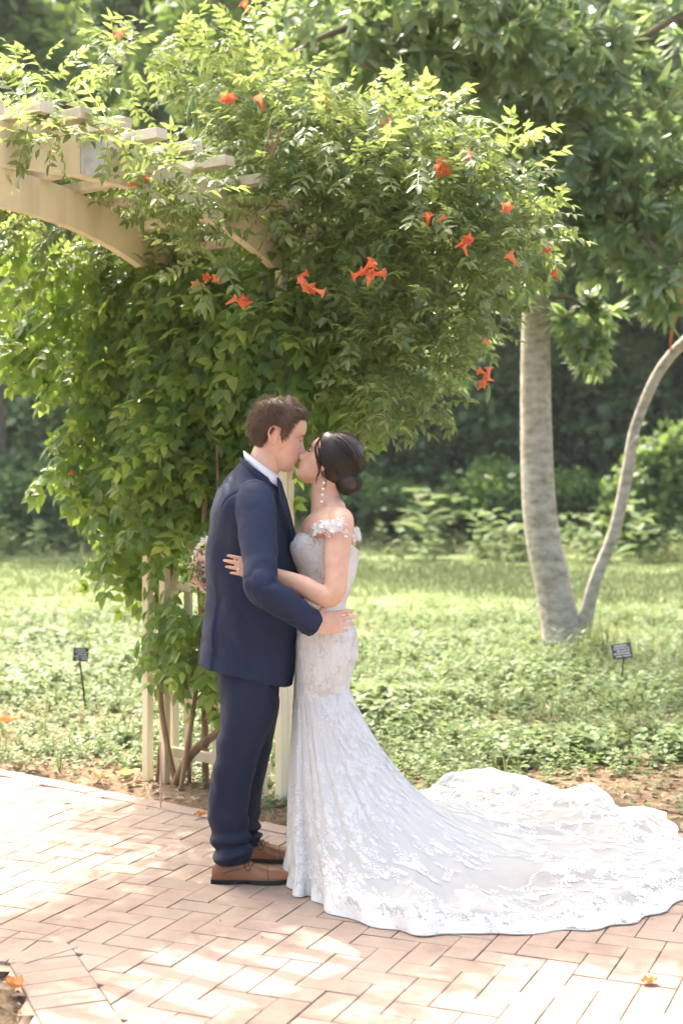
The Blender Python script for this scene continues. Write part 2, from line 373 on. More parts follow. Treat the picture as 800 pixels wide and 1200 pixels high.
def clip_poly(poly, n, p0):
    out = []; d = [(q-p0) @ n for q in poly]
    for i in range(len(poly)):
        a, b, da, db = poly[i], poly[(i+1) % len(poly)], d[i], d[(i+1) % len(poly)]
        if da >= 0: out.append(a)
        if (da >= 0) != (db >= 0): out.append(a + (b-a)*da/(da-db))
    return out
ang = math.radians(-23); A1 = np.array([math.cos(ang), math.sin(ang)]); A2 = np.array([-A1[1], A1[0]])
bricks = []                                   # (polygon 2d, z)
def brick_rect(c, d, L=BL, W=BW):
    n = np.array([-d[1], d[0]]); l, w_ = (L-JT)/2, (W-JT)/2
    return [c-d*l-n*w_, c+d*l-n*w_, c+d*l+n*w_, c-d*l+n*w_]
herr = []
o0 = np.array([-.6, 4.9])
for i in range(-60, 61):
    for j in range(-60, 61):
        k = (i - j) % 4
        # 90 degree herringbone on a half-brick lattice
        if k == 0: c = o0 + A1*(i+1)*BW + A2*(j+.5)*BW; herr.append((c, A1))
        elif k == 3: c = o0 + A1*(i+.5)*BW + A2*(j+1)*BW; herr.append((c, A2))
# lattice check: horizontal bricks start where (i-j)%4==0, vertical where (i-j)%4==3 (cells i,j and i,j+1)
for c, d in herr:
    if not (-3.2 < c[0] < 3.6 and 2.2 < c[1] < 8.8): continue
    ip, co = float(path_in(c)), float(corner_out(c))
    if ip < .04 or co < -.10: continue
    poly = brick_rect(c, d)
    if ip < .26:
        d1 = (c-E1a) @ e1n; d2 = E2Y - c[1] + .06*max(c[0]-.2, 0)
        if d1 >= d2 or c[0] < -.35: poly = clip_poly(poly, e1n, E1a + e1n*(BW+.008))
        else: poly = clip_poly(poly, np.array([0, -1.0]), np.array([0, E2Y-.11+.06*max(c[0]-.2, 0)]))
    if co < .14:
        a, b_ = (c-C1) @ c01n, (c-C1) @ c12n
        poly = clip_poly(poly, c01n if a > b_ else c12n, C1)
    if len(poly) >= 3:
        q = np.array(poly); ar = .5*abs(np.sum(q[:, 0]*np.roll(q[:, 1], -1)-q[:, 1]*np.roll(q[:, 0], -1)))
        if ar > .0012: bricks.append(poly)
s = -1.6
while s < 2.05:                              # stretcher border along the upper edge
    c = E1a + e1d*s + e1n*(BW/2); bricks.append(brick_rect(c, e1d)) if c[0] < -.12 else None; s += BL
for s in np.arange(-.1, 3.6, BL): c = np.array([s, E2Y-BW/2+.06*max(s-.2, 0)]); bricks.append(brick_rect(c, np.array([1.0, 0.0])))
for s in np.arange(.06, 1.9, BW): bricks.append(brick_rect(C1 - c01*s - c01n*(BL/2), c01n))
for s in np.arange(.06, 1.6, BW): bricks.append(brick_rect(C1 + c12*s - c12n*(BL/2), c12n))
mid = nrm(-(c01n+c12n)); bricks.append(brick_rect(C1 + mid*BL*.52, mid))

def brick_geo(poly, zt, tilt):
    q = np.array(poly); c = q.mean(0); n = len(q)
    inner = c + (q-c)*np.maximum(0, 1-.0035/np.maximum(np.linalg.norm(q-c, axis=1), .012))[:, None]
    z1 = zt + (q-c) @ tilt; z2 = zt + (inner-c) @ tilt
    V = np.vstack([np.column_stack([q-c, np.full(n, -.028)]), np.column_stack([q-c, z1-.0018]), np.column_stack([inner-c, z2])])
    i = np.arange(n); i2 = (i+1) % n
    F4 = np.vstack([np.stack([i, i2, n+i2, n+i], -1), np.stack([n+i, n+i2, 2*n+i2, 2*n+i], -1)])
    return V, [F4, np.array([2*n+i])], c
infr = []
for bi, poly in enumerate(bricks):
    c = np.mean(poly, 0); px = 400+FPX*c[0]/c[1]; py = 560+FPX*CAM_H/c[1]
    hid = (338 < px < 800 and py < 1040) or py < 560
    infr.append((0 if (-15 < px < 815 and py < 1215 and not hid) else 1, c[1], bi))
infr.sort(); chosen = set(b for _, _, b in infr[:300]); field = MB()
for bi, poly in enumerate(bricks):
    V, F, c = brick_geo(poly, .020 + random.gauss(0, .0008), np.array([random.gauss(0, .005), random.gauss(0, .005)]))
    if bi in chosen: link('brick', raw_mesh('brick', V, F, False), M['brick'], path, loc=(c[0], c[1], 0))
    else: field.add(V + [c[0], c[1], 0], F)
field.build('brick_field', M['brick_far'], path, False, 'stuff')
print('bricks', len(bricks))

# ------------------------------------------------------------------ leaf templates
def leaflet(base, d, nrm_, L, W, droop=.15, fold=.18):
    d = nrm(d); s = nrm(np.cross(nrm_, d)); u = np.cross(d, s)
    def q(x, y): return base + d*x*L + s*y*W + u*(abs(y)*W*fold*2 - droop*L*x*x)
    V = np.array([q(0, 0), q(.32, 0), q(.68, 0), q(1, 0), q(.28, .5), q(.66, .36), q(.28, -.5), q(.66, -.36)])
    return V, [np.array([[4, 1, 0], [0, 1, 6], [5, 3, 2], [2, 3, 7]])[:, ::-1], np.array([[4, 5, 2, 1], [1, 2, 7, 6]])[:, ::-1]]
def pinnate(pairs, ll, lw, seed, droop=.35, ang=58):
    r = random.Random(seed); mb = MB()
    def rp(x): return np.array([x, 0.02*math.sin(x*3+seed), -droop*x*x])
    for k in range(pairs):
        x = .2 + .66*k/max(1, pairs-1)
        for sgn in (-1, 1):
            a = math.radians(ang + r.uniform(-12, 12)); d = np.array([math.cos(a), sgn*math.sin(a), -.35+r.uniform(-.25, .2)])
            nn = np.array([.1*r.uniform(-1, 1), -sgn*.3+r.uniform(-.3, .3), 1.0])
            sc = (.82+.3*math.sin(math.pi*(k+.7)/(pairs+.4)))*r.uniform(.85, 1.1)
            mb.add(*leaflet(rp(x + r.uniform(-.02, .02)), d, nn, ll*sc, lw*sc, r.uniform(.05, .3)))
    mb.add(*leaflet(rp(.88), np.array([1, r.uniform(-.2, .2), -.7*droop-.1]), np.array([0, 0, 1.0]), ll*1.1, lw*1.05))
    a = [rp(x) for x in (0, .33, .66, .9)]
    wd = .012; V = []; F = []
    for p in a: V += [p + [0, -wd, -.004], p + [0, wd, -.004]]
    mb.add(V, np.array([[0, 2, 3, 1], [2, 4, 5, 3], [4, 6, 7, 5]]))
    return mb.get()
T_FINE = [pinnate(4, .30, .13, s, .3) for s in range(4)]
T_BROAD = [pinnate(3, .42, .24, s+20, .45, 50) for s in range(4)]
def whorl(nl, seed, L=1.0, W=.3):
    r = random.Random(seed); mb = MB()
    for k in range(nl):
        a = 2*math.pi*k/nl*1.0 + r.uniform(-.35, .35); e = r.uniform(-.35, .75)
        d = np.array([.55*math.cos(e)+.35, math.cos(a)*math.cos(e)*.85, math.sin(a)*math.cos(e)*.85]) ; d = d + np.array([0, 0, -.25])
        mb.add(*leaflet(np.array([r.uniform(-.15, .1), 0, 0]), d, np.array([.6, -d[1]*.5, 1.0]), L*r.uniform(.75, 1.1), W*r.uniform(.8, 1.15), r.uniform(0, .25), .12))
    return mb.get()
T_WHORL = [whorl(n, s) for n, s in ((7, 1), (8, 2), (6, 3), (9, 4))]
def clump(nl, seed, L=.5, W=.24):
    r = random.Random(seed); mb = MB()
    for k in range(nl):
        p = np.array([r.gauss(0, .4), r.gauss(0, .4), r.gauss(0, .3)]); d = nrm(np.array([r.gauss(0, 1), r.gauss(0, 1), r.gauss(-.2, .6)])); s = nrm(np.cross(d, [r.gauss(0, .5), r.gauss(0, .5), 1]))
        u = np.cross(s, d); l, w_ = L*r.uniform(.7, 1.2), W*r.uniform(.7, 1.2)
        mb.add([p, p+d*l*.5+s*w_+u*.05, p+d*l, p+d*l*.5-s*w_+u*.05], np.array([[0, 1, 2, 3]]))
    return mb.get()
T_CLUMP = [clump(10, s) for s in range(6)]
def sprig(seed, nl=9, L=.42, W=.26, h=1.0):
    r = random.Random(seed); mb = MB()
    for k in range(nl):
        z = h*(k+.5)/nl; a = k*2.4 + r.uniform(-.4, .4); p = np.array([.1*math.sin(z*2), .1*math.cos(z*2), z*.8])
        d = np.array([math.cos(a), math.sin(a), r.uniform(-.2, .6)]); mb.add(*leaflet(p, d, np.array([0, 0, 1.0]) - .3*d, L*r.uniform(.6, 1.1)*(1.15-.5*z), W*r.uniform(.7, 1.1), r.uniform(0, .3)))
    mb.add([[-.012, 0, -.05], [.012, 0, -.05], [.1, .1, .75]], np.array([[0, 1, 2]]))
    return mb.get()
T_SPRIG = [sprig(s) for s in range(5)]
def tuft(seed, nb=9, h=1.0, spread=.35, wd=.02):
    r = random.Random(seed); V = []; F = []
    for k in range(nb):
        a = r.uniform(0, 6.28); l = h*r.uniform(.5, 1.1); sp = spread*r.uniform(.2, 1.2); c, s = math.cos(a), math.sin(a); b0 = np.array([c*.06*r.random(), s*.06*r.random(), 0]); sd = np.array([-s, c, 0])*wd
        n = len(V); V += [b0-sd, b0+sd, b0+[c*sp*.4, s*sp*.4, l*.6]+sd*.8, b0+[c*sp*.4, s*sp*.4, l*.6]-sd*.8, b0+[c*sp, s*sp, l*.95]]
        F.append((n, n+1, n+2, n+3, n+4))
    F = np.array(F); return np.array(V), [F[:, :4], F[:, [3, 2, 4]]]
T_TUFT = [tuft(s) for s in range(5)]
def rand_dirs(k): return nrm(RNG.normal(size=(k, 3)))
def in_blobs(blobs, loose=0.0):
    """blobs: (centre, radii, count) -> points (denser towards the shell) and outward directions."""
    ps, os_ = [], []
    for c, r, k in blobs:
        d = rand_dirs(k); rad = RNG.random(k)**.42*np.where(RNG.random(k) < loose, 1.28, 1.0)
        ps.append(np.asarray(c) + d*rad[:, None]*np.asarray(r)); os_.append(d)
    return np.concatenate(ps), np.concatenate(os_)
def to_px(p): return 400+FPX*p[:, 0]/p[:, 1], 560-FPX*(p[:, 2]-CAM_H)/p[:, 1]
def leaves_as_parts(templates, pos, R, sc, choice, mat, parent, name, keep_front, limit=300):
    """Nearest leaves in view become separate parts; the rest one stuff part."""
    px, py = to_px(pos); vis = (px > -10) & (px < 810) & (py > -10) & (py < 1210) & keep_front
    order = np.argsort(np.where(vis, np.linalg.norm(pos-[0, 0, CAM_H], axis=1), 1e9))[:limit]; order = order[vis[order]]
    mes = [raw_mesh(name, V, F, True) for V, F in templates]; og = origin(parent)
    for me in mes: me.materials.append(mat)
    for i in order:
        o = bpy.data.objects.new(name, mes[choice[i]]); COL.objects.link(o); o.parent = parent
        m4 = Matrix([[R[i][a][b]*sc[i] for b in range(3)] + [pos[i][a]-og[a]] for a in range(3)] + [[0, 0, 0, 1]]); o.matrix_local = m4
    rest = np.ones(len(pos), bool); rest[order] = False
    return rest

# ------------------------------------------------------------------ arbor
AN = np.array([-.32, 6.50, 0.0]); U = nrm(np.array([.79, -.613, 0])); Vd = nrm(np.array([-.613, -.79, 0])); UP = np.array([0, 0, 1.0])
DEP = .74; SPAN = 2.16
def AR(t, n, z): return AN + Vd*t - U*n + UP*z          # t along the arch, n from near arch to far arch
def arch_z(t): return 2.68 - .18*np.abs(np.asarray(t)-1.08)**2.5
arbor = thing('garden_arbor', AN, 'cream painted wooden garden arbor with arched beams, flat rafters and lattice side', 'arbor')
def arch_beam(n0, wd, name):
    ts = np.linspace(-.10, SPAN+.10, 60); zb = arch_z(ts); zt = zb + .17
    V = []; 
    for t, a, b in zip(ts, zb, zt):
        for dn, z in ((-wd/2, a), (wd/2, a), (wd/2, b), (-wd/2, b)): V.append(AR(t, n0+dn, z))
    V = np.array(V); F = [grid_faces(60, 4)[:, ::-1], np.array([[0, 1, 2, 3], [239, 238, 237, 236]])]
    o = part(name, V, F, M['paint'], arbor, False); return o
beam = arch_beam(0, .045, 'arch_beam'); arch_beam(DEP, .045, 'arch_beam')
# bolted joint plate on the near arch
pv = [AR(t, -.0285, arch_z(t)+.085+dz) for t, dz in ((1.05, -.075), (1.05, .075), (1.17, .075), (1.17, -.075))] + [AR(t, -.0235, arch_z(t)+.085+dz) for t, dz in ((1.05, -.075), (1.05, .075), (1.17, .075), (1.17, -.075))]
part('joint_plate', pv, BOXF, M['plate'], beam, False)
for t, dz in ((1.065, -.06), (1.065, .06), (1.155, .06), (1.155, -.06)):
    part('bolt', *ellipsoid(AR(t, -.030, arch_z(t)+.085+dz), (.006, .006, .006), 8, 4), M['plate'], beam)
for k in range(14):
    t = -.08 + .20*k
    if t > SPAN+.1: break
    z = float(arch_z(t)) + .17 + .0205 + random.uniform(-.004, .004); j = random.uniform(-.02, .02)
    part('rafter', *cbox(AR(t, -.22+j, z), AR(t, DEP+.22+j, z), UP, .060, .042, .0012), M['rafter'], arbor, False)
for side, t0 in ((0, 0.0), (1, SPAN)):
    sg = -1 if side == 0 else 1
    for n0 in (0, DEP):
        for dt, dn, wd, dp in ((0, -.058, .042, .042), (0, .058, .042, .042), (sg*.12, .0, .042, .042)):
            part('post', *cbox(AR(t0+dt, n0+dn, -.05), AR(t0+dt, n0+dn, 2.44 if dt == 0 else 2.28), U, wd, dp, .004), M['paint'], arbor, False)
    for z in np.arange(.16, 2.3, .27):
        part('lattice_rail', *cbox(AR(t0+sg*.055, .055, z), AR(t0+sg*.055, DEP-.055, z), UP, .022, .05, .003), M['paint'], arbor, False)
    for n0 in (.22, .41, .60):
        part('lattice_stile', *cbox(AR(t0+sg*.079, n0, .05), AR(t0+sg*.079, n0, 2.3), U, .022, .045, .003), M['paint'], arbor, False)

# ------------------------------------------------------------------ trumpet vine
vine = thing('trumpet_vine', AR(-.05, DEP, 0), 'leafy green trumpet vine with orange flowers climbing over the arbor', 'vine')
for (t0, n0, ph, r, top) in ((-.02, DEP-.12, 0.0, .020, 2.5), (.03, DEP-.22, 1.7, .016, 2.5), (-.05, DEP-.30, 3.3, .024, 2.3), (.04, .30, 4.4, .014, 2.4), (.0, DEP+.03, 2.2, .012, 2.2), (-.1, .5, .8, .014, 2.3)):
    zs = np.linspace(-.02, top, 15); pts = [AR(t0+.05*math.sin(z*3.1+ph), n0+.075*math.sin(z*2.3+ph*2), z) for z in zs]
    part('stem', *tube(pts, np.linspace(r*.75, r*.45, 15), 8, 60), M['bark_vine'], vine)
part('stem', *tube([AR(.0, .62, .0), AR(.03, .48, .18), AR(-.02, .30, .34), AR(.02, .18, .52), AR(.0, .12, .8)], [.024, .022, .018, .014, .01], 8, 30), M['bark_vine'], vine)
for k in range(22):
    t = RNG.uniform(-.2, 2.0); n0 = RNG.uniform(.3, 1.1); p = AR(t, n0, float(arch_z(t))+.26); d = np.array([RNG.uniform(-.3, .7), RNG.uniform(-.5, .4), RNG.uniform(-.1, .6)])
    part('shoot', *tube([p, p+d*.25, p+d*.5+[0, 0, -.03], p+d*.75+[0, 0, -.12]], [.008, .006, .004, .003], 5, 14), M['twig'], vine)

# young foliage over the roof and the big right-hand overhang
VD = 1.25
blobs = []
for t in np.arange(-.35, 2.5, .28):
    tt = float(t); z = float(arch_z(max(0, min(2.16, tt)))) + .25
    if tt < .5: blobs.append((AR(tt, .66, z+.03), (.32, .34, .15), 105)); blobs.append((AR(tt, 1.05, z-.04), (.32, .28, .20), 70))
    else: blobs.append((AR(tt, .98, z+.05), (.30, .20, .13), 60)); blobs.append((AR(tt, 1.16, z+.02), (.30, .20, .18), 60))
blobs += [(P(300, 115, 6.6), (.30, .35, .20), 120), (P(345, 175, 6.4), (.36, .40, .30), 220), (P(430, 205, 6.3), (.50, .45, .36), 290), (P(395, 290, 6.25), (.44, .40, .36), 260),
          (P(505, 235, 6.2), (.40, .38, .32), 190), (P(565, 285, 6.1), (.24, .28, .15), 70), (P(485, 320, 6.2), (.42, .38, .34), 180), (P(430, 390, 6.2), (.40, .34, .34), 170),
          (P(480, 425, 6.2), (.22, .22, .22), 90), (P(440, 478, 6.1), (.14, .15, .12), 34), (P(350, 225, 7.4), (.5, .45, .30), 100), (P(440, 230, 7.2), (.5, .45, .30), 100), (P(400, 270, 7.5), (.5, .4, .3), 80), (P(300, 220, 7.8), (.45, .4, .3), 70), (P(600, 262, 6.3), (.22, .25, .14), 45), (P(550, 205, 6.4), (.3, .3, .22), 90), (P(480, 160, 6.5), (.3, .3, .2), 80), (P(150, 85, 6.5), (.20, .22, .14), 36), (P(40, 110, 6.6), (.35, .25, .15), 60), (P(255, 70, 6.6), (.2, .2, .16), 30), (P(140, 55, 6.4), (.05, .06, .10), 7), (P(290, 40, 6.6), (.06, .06, .16), 10), (P(215, 50, 6.5), (.08, .06, .12), 9)]  # far clumps hidden behind the overhang are added to shade the train
pA, oA = in_blobs([(c, r, int(k*VD)) for c, r, k in blobs], .16)
rel = pA - AN; tA = rel @ Vd; nA = -(rel @ U); zr = arch_z(np.clip(tA, 0, 2.16)) + .22
bad = ((pA[:, 2] < zr) & (nA < .95) & (tA > .10)) | ((nA < .46) & (tA > .42)) | ((nA < .72) & (tA > .55)) | (pA[:, 2] < 1.55)
pA, oA = pA[~bad], oA[~bad]
def extra(c, r, k):
    global pA, oA
    d = rand_dirs(k); pA = np.vstack([pA, np.asarray(c) + d*np.asarray(r)*RNG.random((k, 1))**.5]); oA = np.vstack([oA, d])
for c, r, k in (((75, 158, 5.32), (.14, .08, .05), 22), ((25, 150, 5.15), (.08, .06, .05), 9), ((125, 160, 5.5), (.09, .08, .05), 14), ((170, 205, 5.68), (.09, .07, .09), 18), ((205, 205, 5.8), (.11, .08, .11), 26), ((238, 240, 5.9), (.09, .08, .13), 26), ((237, 300, 5.95), (.08, .07, .10), 18), ((330, 235, 6.2), (.14, .15, .12), 26)):
    extra(P(*c), r, k)
k = len(pA); d = nrm(oA*[.9, .9, .5] + RNG.normal(size=(k, 3))*.55 + [0, -.15, .1]); upv = nrm(RNG.normal(size=(k, 3))*.35 + [0, -.1, 1.0]); RA = frames(d, upv)
sA = RNG.uniform(.11, .20, k); chA = RNG.integers(0, 4, k)
# broad hanging foliage on the lattice side and below the far arch
blobs = []
for n0 in np.arange(-.02, 1.0, .16):
    for z in np.arange(1.22, 2.5, .20):
        if n0 < .12 and z < 1.75: continue
        blobs.append((AR(-.10, float(n0), float(z)), (.17, .17, .15), 10 if z < 1.5 else 20))
blobs += [(P(125, 390, 7.3), (.38, .34, .34), 150), (P(60, 320, 7.2), (.38, .34, .24), 85), (P(130, 490, 7.3), (.24, .28, .30), 80), (P(155, 570, 7.25), (.22, .25, .30), 90), (P(80, 560, 7.3), (.14, .15, .12), 12), (P(145, 650, 7.15), (.13, .14, .16), 26),
          (P(190, 350, 7.1), (.30, .25, .30), 190), (P(260, 380, 6.8), (.32, .25, .32), 220), (P(330, 400, 6.5), (.30, .22, .30), 180), (P(215, 470, 6.8), (.25, .2, .36), 180), (P(200, 560, 6.85), (.20, .16, .22), 80), (P(215, 735, 6.85), (.14, .09, .20), 34), (P(232, 785, 6.75), (.09, .07, .10), 14), (P(385, 440, 6.5), (.24, .2, .28), 120), (P(20, 400, 7.4), (.14, .14, .16), 40)]
pB, oB = in_blobs([(c, r, int(k*1.25)) for c, r, k in blobs], .12); rel = pB - AN; tB = rel @ Vd; nB = -(rel @ U)
bad = ((tB > .16) & (nB < .92) & (pB[:, 2] > 1.9)) | ((nB < -.02) & (tB > .2) & (pB[:, 2] > 2.1)); pB, oB = pB[~bad], oB[~bad]
k = len(pB); d = nrm(oB*[.6, .6, .2] + RNG.normal(size=(k, 3))*.4 + [-.05, -.35, -.55]); upv = nrm(oB*.5 + RNG.normal(size=(k, 3))*.35 + [0, -.75, .8]); RB = frames(d, upv)
sB = RNG.uniform(.115, .20, k); chB = RNG.integers(0, 4, k)
restA = leaves_as_parts(T_FINE, pA, RA, sA, chA, M['vleaf_top'], vine, 'leaf', np.ones(len(pA), bool), 150)
restB = leaves_as_parts(T_BROAD, pB, RB, sB, chB, M['vleaf'], vine, 'leaf', pB[:, 1] < 7.0, 150)
instance(T_FINE, pA[restA], RA[restA], sA[restA], chA[restA]).build('young_foliage', M['vleaf_top'], vine, kind='stuff')
instance(T_BROAD, pB[restB], RB[restB], sB[restB], chB[restB]).build('hanging_foliage', M['vleaf'], vine, kind='stuff')

def trumpet():
    mb = MB(); xs = [0, .25, .55, .78]; rs = [.05, .09, .13, .19]; n = 10
    th = np.linspace(0, 2*np.pi, n, endpoint=False); rings = [np.column_stack([np.full(n, x), r*np.cos(th), r*np.sin(th)]) for x, r in zip(xs, rs)]
    lob = .34 + .10*np.cos(5*th/1.0*1.0); rings.append(np.column_stack([.92-.04*np.cos(5*th), lob*np.cos(th), lob*np.sin(th)]))
    mb.add(np.concatenate(rings), grid_faces(5, n)); return mb.get()
T_TR = trumpet(); me_tr = raw_mesh('flower', *T_TR); me_tr.materials.append(M['flower'])
FLOW = [(140,40,6.4,2),(288,8,6.6,1),(264,113,6.1,2),(305,118,6.0,1),(458,137,6.0,2),(522,199,5.85,3),(546,184,5.85,1),(594,243,5.8,1),(510,262,5.8,2),(548,288,5.75,3),(437,321,5.8,6),(418,322,5.8,1),(355,326,5.85,2),(369,341,5.85,3),(232,330,5.95,2),(247,328,5.95,2),(284,357,6.0,4),(160,212,5.75,2),(16,147,5.4,1),(570,401,5.95,1),(572,440,5.9,3),(563,452,5.9,1),(600,303,5.8,1),(650,322,6,1),(160,540,7.0,1),(85,555,7.1,1),(640,290,6.0,1),(380,120,6.0,1)]
for (a, b, Y, nf) in FLOW:
    for q in range(nf):
        p = P(a, b, Y) + RNG.normal(size=3)*[.022, .02, .016]*(1 if nf > 1 else 0)
        d = nrm(RNG.normal(size=3)*.55 + [.5 if q % 2 else -.35, -.55, .12]); R = frames(d[None], np.array([[0, 0, 1.0]]))[0]; s = RNG.uniform(.044, .078)
        o = bpy.data.objects.new('flower', me_tr); COL.objects.link(o); o.parent = vine; p = p - d*s*.6 - origin(vine)
        o.matrix_local = Matrix([[R[i][j]*s for j in range(3)] + [p[i]] for i in range(3)] + [[0, 0, 0, 1]])
for (a, b, Y, ln, cols) in ((157, 240, 5.9, .13, 'pod'), (165, 255, 5.88, .17, 'pod'), (240, 362, 5.95, .10, 'pod'), (248, 360, 5.96, .11, 'pod'), (236, 358, 5.97, .09, 'pod'), (228, 135, 6.1, .14, 'pod'), (223, 128, 6.12, .12, 'pod'), (314, 168, 5.95, .12, 'pod_dry'), (322, 170, 5.95, .12, 'pod_dry'), (571, 462, 5.9, .08, 'pod'), (490, 690, 7.0, .01, None)):
    if cols is None: continue
    c = P(a, b, Y); h = ln/2; sl = random.uniform(-.02, .02)
    part('seed_pod', *loft([c+[-sl, 0, h], c+[-sl*.5, 0, h*.4], c+[sl*.3, 0, -h*.3], c+[sl, 0, -h]], [.003, .011, .011, .002], [.003, .008, .008, .002], (1, 0, 0), 8, 12), M[cols], vine)

# ------------------------------------------------------------------ two-trunk tree
TB = G(668, 760); TY = TB[1]
tree = thing('broadleaf_tree', TB, 'two trunk evergreen tree with pale mottled bark standing on the grass', 'tree')
def trunk(pts, radii, name='trunk', mat=M['bark'], par=None, n=18):
    C = catmull(np.column_stack([np.array(pts), radii]), 70); V, F = loft(C[:, :3], C[:, 3], C[:, 3], (0, 1, .02), n, 70)
    V = V + (.05*fbm(V*[5, 5, 2.5], 3)*np.mean(radii))[:, None]*nrm(V - [V[:, 0].mean(), V[:, 1].mean(), 0])*[1, 1, 0]
    return part(name, V, F, mat, par or tree)
trunk([P(662, 775, TY), P(657, 735, TY), P(648, 690, TY), P(632, 600, TY), P(627, 450, TY), P(630, 330, TY), P(640, 200, TY), P(650, 40, TY), P(645, -150, TY), P(660, -420, TY)], [.215, .175, .158, .148, .133, .122, .112, .10, .08, .04])
trunk([P(678, 775, TY-.05), P(684, 735, TY-.05), P(697, 680, TY-.1), P(720, 620, TY-.15), P(736, 545, TY-.2), P(744, 500, TY-.2), P(772, 435, TY-.25), P(812, 390, TY-.3), P(880, 330, TY-.4), P(930, 200, TY-.5)], [.085, .066, .056, .052, .052, .045, .047, .046, .04, .03])
part('branch_stub', *tube([P(738, 530, TY-.2), P(744, 518, TY-.24), P(747, 512, TY-.27)], [.045, .035, .02], 10), M['bark'], tree)
for pts, r in ((((640, 230, TY), (600, 130, TY-.6), (540, 60, TY-1.2), (430, 30, TY-1.6), (340, 60, TY-1.7)), .06), (((645, 180, TY), (700, 90, TY-.4), (760, 40, TY-.8), (830, 0, TY-1)), .06), (((640, 300, TY), (690, 250, TY-.5), (740, 260, TY-.9), (790, 330, TY-1.1)), .045), (((632, 360, TY), (590, 350, TY-.2), (545, 400, TY-.4)), .03), (((632, 350, TY), (670, 350, TY-.2), (700, 380, TY-.3)), .025), (((650, 40, TY), (560, -60, TY-.5), (460, -40, TY-1)), .06), (((540, 60, TY-1.2), (470, 90, TY-1.6), (410, 70, TY-1.8)), .03)):
    q = [P(*a) for a in pts]; part('limb', *tube(q, np.linspace(r, r*.3, len(q)), 8, 24), M['bark_far'], tree)
q = [P(645, -150, TY), np.array([.9, 11.6, 6.9]), np.array([-.4, 10.4, 7.1]), np.array([-1.9, 9.3, 7.0])]; part('limb', *tube(q, [.07, .055, .04, .015], 8, 24), M['bark_far'], tree)  # unseen limb above the frame, added to carry the shading leaves
part('hanging_sprig', *tube([P(800, 352, TY-.3), P(791, 372, TY-.3), P(786, 395, TY-.3), P(785, 412, TY-.3)], [.012, .014, .012, .006], 6), M['dead_leaf'], tree)
blobs = [(P(590, 70, 11.6), (1.0, .8, .75), 300), (P(690, 150, 11.9), (.95, .8, .85), 340), (P(540, 20, 11.0), (.8, .6, .5), 190), (P(410, 30, 11.0), (.75, .5, .35), 110), (P(740, 250, 11.8), (.6, .6, .6), 190), (P(780, 330, 11.6), (.28, .35, .3), 50), (P(640, 230, 11.6), (.5, .4, .4), 110),
         (P(640, -170, 12), (2.0, 1.6, 1.0), 210), (P(860, 60, 12), (.9, .9, 1.2), 120), (P(880, 270, 12), (.5, .6, .5), 80), (P(555, 370, 12.3), (.30, .25, .28), 46), (P(520, 425, 12.2), (.16, .16, .2), 20), (P(690, 375, 12.3), (.30, .25, .26), 46), (P(690, 425, 12.3), (.12, .14, .12), 10), (P(600, 320, 12.0), (.35, .3, .25), 50), (np.array([-1.75, 9.4, 7.0]), (1.0, 1.15, .45), 330), (np.array([-.75, 9.9, 7.0]), (.6, .8, .4), 110), (P(490, 90, 11), (.4, .4, .4), 60), (P(345, 75, 11), (.3, .3, .25), 24)]  # the two world-placed clusters are out of view, added to shade the train
pT, oT = in_blobs([(c, r, int(k*.8)) for c, r, k in blobs]); k = len(pT)
d = nrm(oT*.7 + RNG.normal(size=(k, 3))*.5 + [0, -.2, -.15]); RT = frames(d, nrm(RNG.normal(size=(k, 3))*.4 + [0, -.1, 1])); sT = RNG.uniform(.16, .25, k); chT = RNG.integers(0, 4, k)
rest = leaves_as_parts(T_WHORL, pT, RT, sT, chT, M['mleaf'], tree, 'leaf_whorl', pT[:, 1] < 11.9, 300)
instance(T_WHORL, pT[rest], RT[rest], sT[rest], chT[rest]).build('crown', M['mleaf'], tree, kind='stuff')

# ------------------------------------------------------------------ ground cover, litter, lawn
def scatter_xy(n, x0, x1, y0, y1, dens, wedge=True):
    y = y0 + (y1-y0)*RNG.random(n); hw = .27*y + .5 if wedge else (x1-x0)/2
    x = (RNG.random(n)*2-1)*hw if wedge else x0+(x1-x0)*RNG.random(n)
    xy = np.column_stack([x, y]); keep = RNG.random(n) < dens(xy); return xy[keep]
def gz(xy):
    l = .03*fbm(np.column_stack([xy*1.1, xy[:, :1]*0]), 3); return np.clip(l+.01, -.01, .06)
def d_weed(xy):
    off = -path_in(xy); nz = fbm(np.column_stack([xy*.9, xy[:, :1]*0+3]), 3)
    bare = .6*np.exp(-((xy - [2.05, 8.6])**2 @ [1/.5, 1/.35]))          # bare mulch patch below the tree sign
    near = np.clip((off-.04)/1.0, 0, 1)
    d = np.clip(near*.62 + .38 + nz*.75, 0.08, 1)*np.clip(1-1.0*bare, .1, 1)
    fade = np.clip((16.8-xy[:, 1])/4, 0.0, 1)
    return np.where(off < .05, 0, d*fade)
xy = scatter_xy(25000, 0, 0, 6.1, 17.5, d_weed)
k = len(xy); pos = np.column_stack([xy, gz(xy)-.005]); off = np.clip(-path_in(xy), 0, 3); big = np.clip(.55+.35*fbm(np.column_stack([xy*.8, xy[:, :1]*0+9]), 2), .2, 1.1)
sc = (.055 + .125*np.clip(off/2, 0, 1)*big**1.5)*RNG.uniform(.55, 1.6, k); RZ = frames(nrm(np.column_stack([RNG.normal(size=(k, 2)), RNG.normal(size=k)*.15])), np.tile([0, 0, 1.0], (k, 1)) + RNG.normal(size=(k, 3))*.18)
instance(T_SPRIG, pos, RZ, sc).build('ground_cover', M['weed'], None, kind='stuff')
xy = scatter_xy(3000, 0, 0, 7.0, 17, lambda q: d_weed(q)*.8); k = len(xy)
